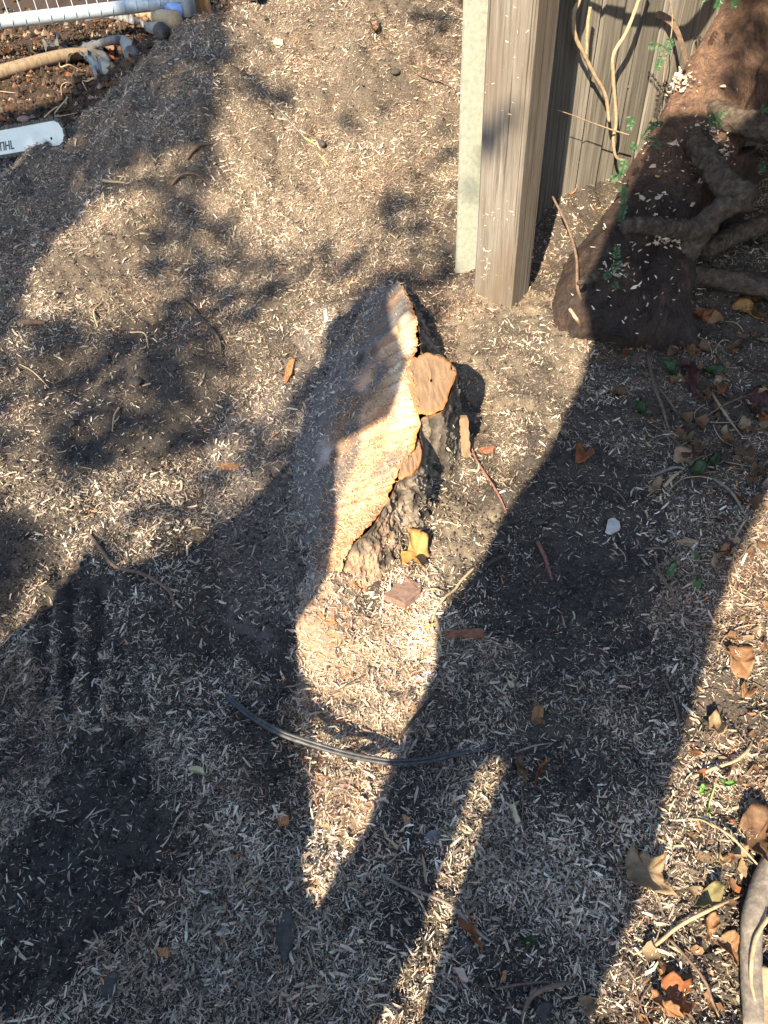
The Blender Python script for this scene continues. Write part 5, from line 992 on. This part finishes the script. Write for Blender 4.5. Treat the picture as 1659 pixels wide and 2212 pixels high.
# ------------------------------------------------------------------ litter that repeats
UNIT = []
for s_ in range(6):
    random.seed(s_ + 40); q = np.array(oval((-.5, 0), (.5, 0), .5 + .12 * s_ % 3 * .1 + .06 * s_, 7, .6, .25)); th = np.arctan2(q[:, 1], q[:, 0]); V = []
    for r in (1, .75, .5, .25, .05):
        p = np.c_[q * r, np.zeros(len(q))]; p[:, 2] = .10 * r * r * np.sin(th * 2 + s_) + .16 * (p[:, 1] / .3) ** 2 * (s_ % 3 - .4) + .05 * vn2(p[:, 0] * 4, p[:, 1] * 4, s_); V.append(p)
    m = len(q); UNIT.append(mesh_np('dry_leaf_shape_%d' % s_, np.vstack(V), [grid_faces(5, m, True), np.array([[4 * m + i for i in range(m)]])]))
def scatter_leaves(cnt, poly, smin, smax, mats, label, group, zlift=.01):
    poly = np.asarray(poly); lo, hi = poly.min(0), poly.max(0); k = 0
    while k < cnt:
        x, y = rng.uniform(lo[0], hi[0]), rng.uniform(lo[1], hi[1])
        if not inpoly(np.array([x]), np.array([y]), poly)[0]: continue
        mt = mats[rng.integers(len(mats))]; key = (rng.integers(6), mt)
        me = CACHE.get(key)
        if me is None:
            me = UNIT[key[0]].copy(); me.materials.append(LM[mt]); me.polygons.foreach_set('use_smooth', np.ones(len(me.polygons), bool)); CACHE[key] = me
        o = bpy.data.objects.new('dry_leaf', me); COL.objects.link(o); s_ = rng.uniform(smin, smax); o.location = (x, y, float(Hf(x, y)) + zlift); o.scale = (s_, s_, s_)
        o.rotation_euler = (rng.normal(0, .35), rng.normal(0, .35), rng.uniform(0, 6.28)); tag(o, label.replace('COL', {'brown': 'dull brown', 'rust': 'rust red', 'tan': 'pale tan', 'purple': 'dark purple', 'orange': 'bright orange'}[mt]), 'leaf', group); k += 1
CACHE = {}
scatter_leaves(70, wz([(1440, 760), (1659, 700), (1700, 1250), (1640, 1330), (1560, 1200), (1480, 1000)]), .03, .06, ['brown', 'brown', 'rust', 'tan', 'purple'], 'small COL curled leaf in the shaded litter below the yew limbs', 'leaves littering the shade under the yew')
scatter_leaves(48, wz([(1480, 1700), (1560, 1350), (1680, 1280), (1690, 2230), (1300, 2230), (1380, 2060)]), .018, .04, ['tan', 'brown', 'orange', 'rust'], 'small COL leaf scrap in the sunlit litter at the right', 'leaf scraps in the right sunlight')
scatter_leaves(16, wz([(1290, 700), (1450, 690), (1470, 760), (1300, 770)]), .025, .045, ['brown', 'tan', 'rust'], 'small COL leaf lying against the foot of the yew trunk', 'leaves at the yew foot')
scatter_leaves(26, wz([(1500, 600), (1700, 560), (1700, 720), (1450, 740)]), .04, .07, ['brown', 'rust', 'brown', 'orange'], 'COL leaf in the deep dark behind the yew trunk foot', 'leaves in the dark behind the yew')
scatter_leaves(60, np.array([(-2.6, 4.7), (-1.1, 4.7), (-1.0, 7.5), (-4.2, 7.5)]), .05, .10, ['orange', 'brown', 'tan', 'rust'], 'fallen COL leaf on the ground beyond the fence panel pipe', 'leaves beyond the fence panel')
scatter_leaves(22, DARKBACK[:5], .03, .05, ['brown', 'rust', 'tan', 'orange'], 'small COL leaf on the dug soil at upper left', 'leaves on the dug soil')
def rootlet(x, y, L_, mat, label, group):
    a = rng.uniform(0, 6.28); P = []
    for f in np.linspace(0, 1, 5): P.append([x + math.cos(a) * L_ * f, y + math.sin(a) * L_ * f, float(Hm(x + math.cos(a) * L_ * f, y + math.sin(a) * L_ * f)) + .012 + .05 * math.sin(f * 3.1) * rng.uniform(.2, 1)]); a += rng.normal(0, .6)
    P = np.array(P); o = link('rootlet', mesh_np('rootlet', *tube(P - P[0], [.006, .004, .002], 14, 5, .1)), TM[mat]); o.location = P[0]; tag(o, label, 'root', group)
k = 0
while k < 46:
    x, y = rng.uniform(-2.6, -.9), rng.uniform(3.3, 5.2)
    if inpoly(np.array([x]), np.array([y]), DARKBACK)[0]: rootlet(x, y, rng.uniform(.08, .25), ['tan', 'tan', 'grey', 'brown'][k % 4], 'thin %s torn root in the dug soil at upper left' % ['tan', 'tan', 'grey', 'brown'][k % 4], 'torn roots in the dug soil'); k += 1
RP = wz([(1400, 800), (1659, 700), (1690, 2230), (1300, 2230), (1440, 1800), (1520, 1400), (1300, 1200)]); k = 0
while k < 60:
    x, y = rng.uniform(RP[:, 0].min(), RP[:, 0].max()), rng.uniform(RP[:, 1].min(), RP[:, 1].max())
    if inpoly(np.array([x]), np.array([y]), RP)[0]:
        a = rng.uniform(0, 6.28); L_ = rng.uniform(.04, .16); P = np.array([[x + math.cos(a + .2 * i) * L_ * i / 4, y + math.sin(a + .2 * i) * L_ * i / 4, 0] for i in range(5)]); P[:, 2] = Hm(P[:, 0], P[:, 1]) + .009
        o = link('twig', mesh_np('twig', *tube(P - P[0], [.0018, .0014, .0008], 10, 5)), TM[['tan', 'brown', 'grey'][k % 3]]); o.location = P[0]; tag(o, 'thin short %s twig among the litter on the right hand side' % ['tan', 'brown', 'grey'][k % 3], 'twig', 'short twigs in the right litter'); k += 1
# yew foliage overhead and to the right (outside the frame): it shuts out the sky above the trunk
def foliage(name, box, cnt, parent):
    c = np.stack([rng.uniform(box[0], box[1], cnt), rng.uniform(box[2], box[3], cnt), rng.uniform(box[4], box[5], cnt)], 1)
    cl = vn3(c[:, 0] * 2.2, c[:, 1] * 2.2, c[:, 2] * 2.2, 77) > -.25; c = c[cl]; k = len(c)
    d = rng.normal(0, 1, (k, 3)); d[:, 2] *= .5; d /= np.linalg.norm(d, axis=1)[:, None]; s = np.cross(d, rng.normal(0, 1, (k, 3))); s /= np.linalg.norm(s, axis=1)[:, None]; l = rng.uniform(.08, .16, k)[:, None]
    V = np.stack([c, c + d * l * .5 + s * .035, c + d * l, c + d * l * .5 - s * .035], 1).reshape(-1, 3)
    return link(name, mesh_np(name, V, np.arange(len(V)).reshape(-1, 4)), M_NEEDLE, parent, False)
foliage('crown', (1.25, 3.6, 2.3, 4.6, 1.55, 2.7), 26000, yew)
foliage('crown', (1.95, 3.4, 1.5, 4.2, .5, 1.6), 16000, yew)
foliage('crown', (1.4, 3.4, .5, 2.4, 1.15, 2.4), 22000, yew)
# yew limb over the top of the frame, which throws its shadow on the fence
P = [onf(a, b, 0) + TOSUN * .75 for a, b in [(1275, 10), (1330, 32), (1420, 42), (1520, 34)]] + [und(1700, -260, 2.95)]
link('branch', mesh_np('branch', *tube(P, [.008, .013, .016, .02, .03], 40, 10, .1, 3)), M_BRANCH, yew)


backing = empty('gap_backing', (1.4, 3.9, H0(1.4, 3.9)), 'added dark evergreen hedge close behind the board fence', 'backing')  # unseen foliage added so the gaps between boards stay dark
foliage('foliage', (.62, 1.5, 3.52, 4.1, .1, 1.5), 9000, backing); foliage('foliage', (1.3, 2.6, 3.9, 4.7, .1, 1.7), 9000, backing)
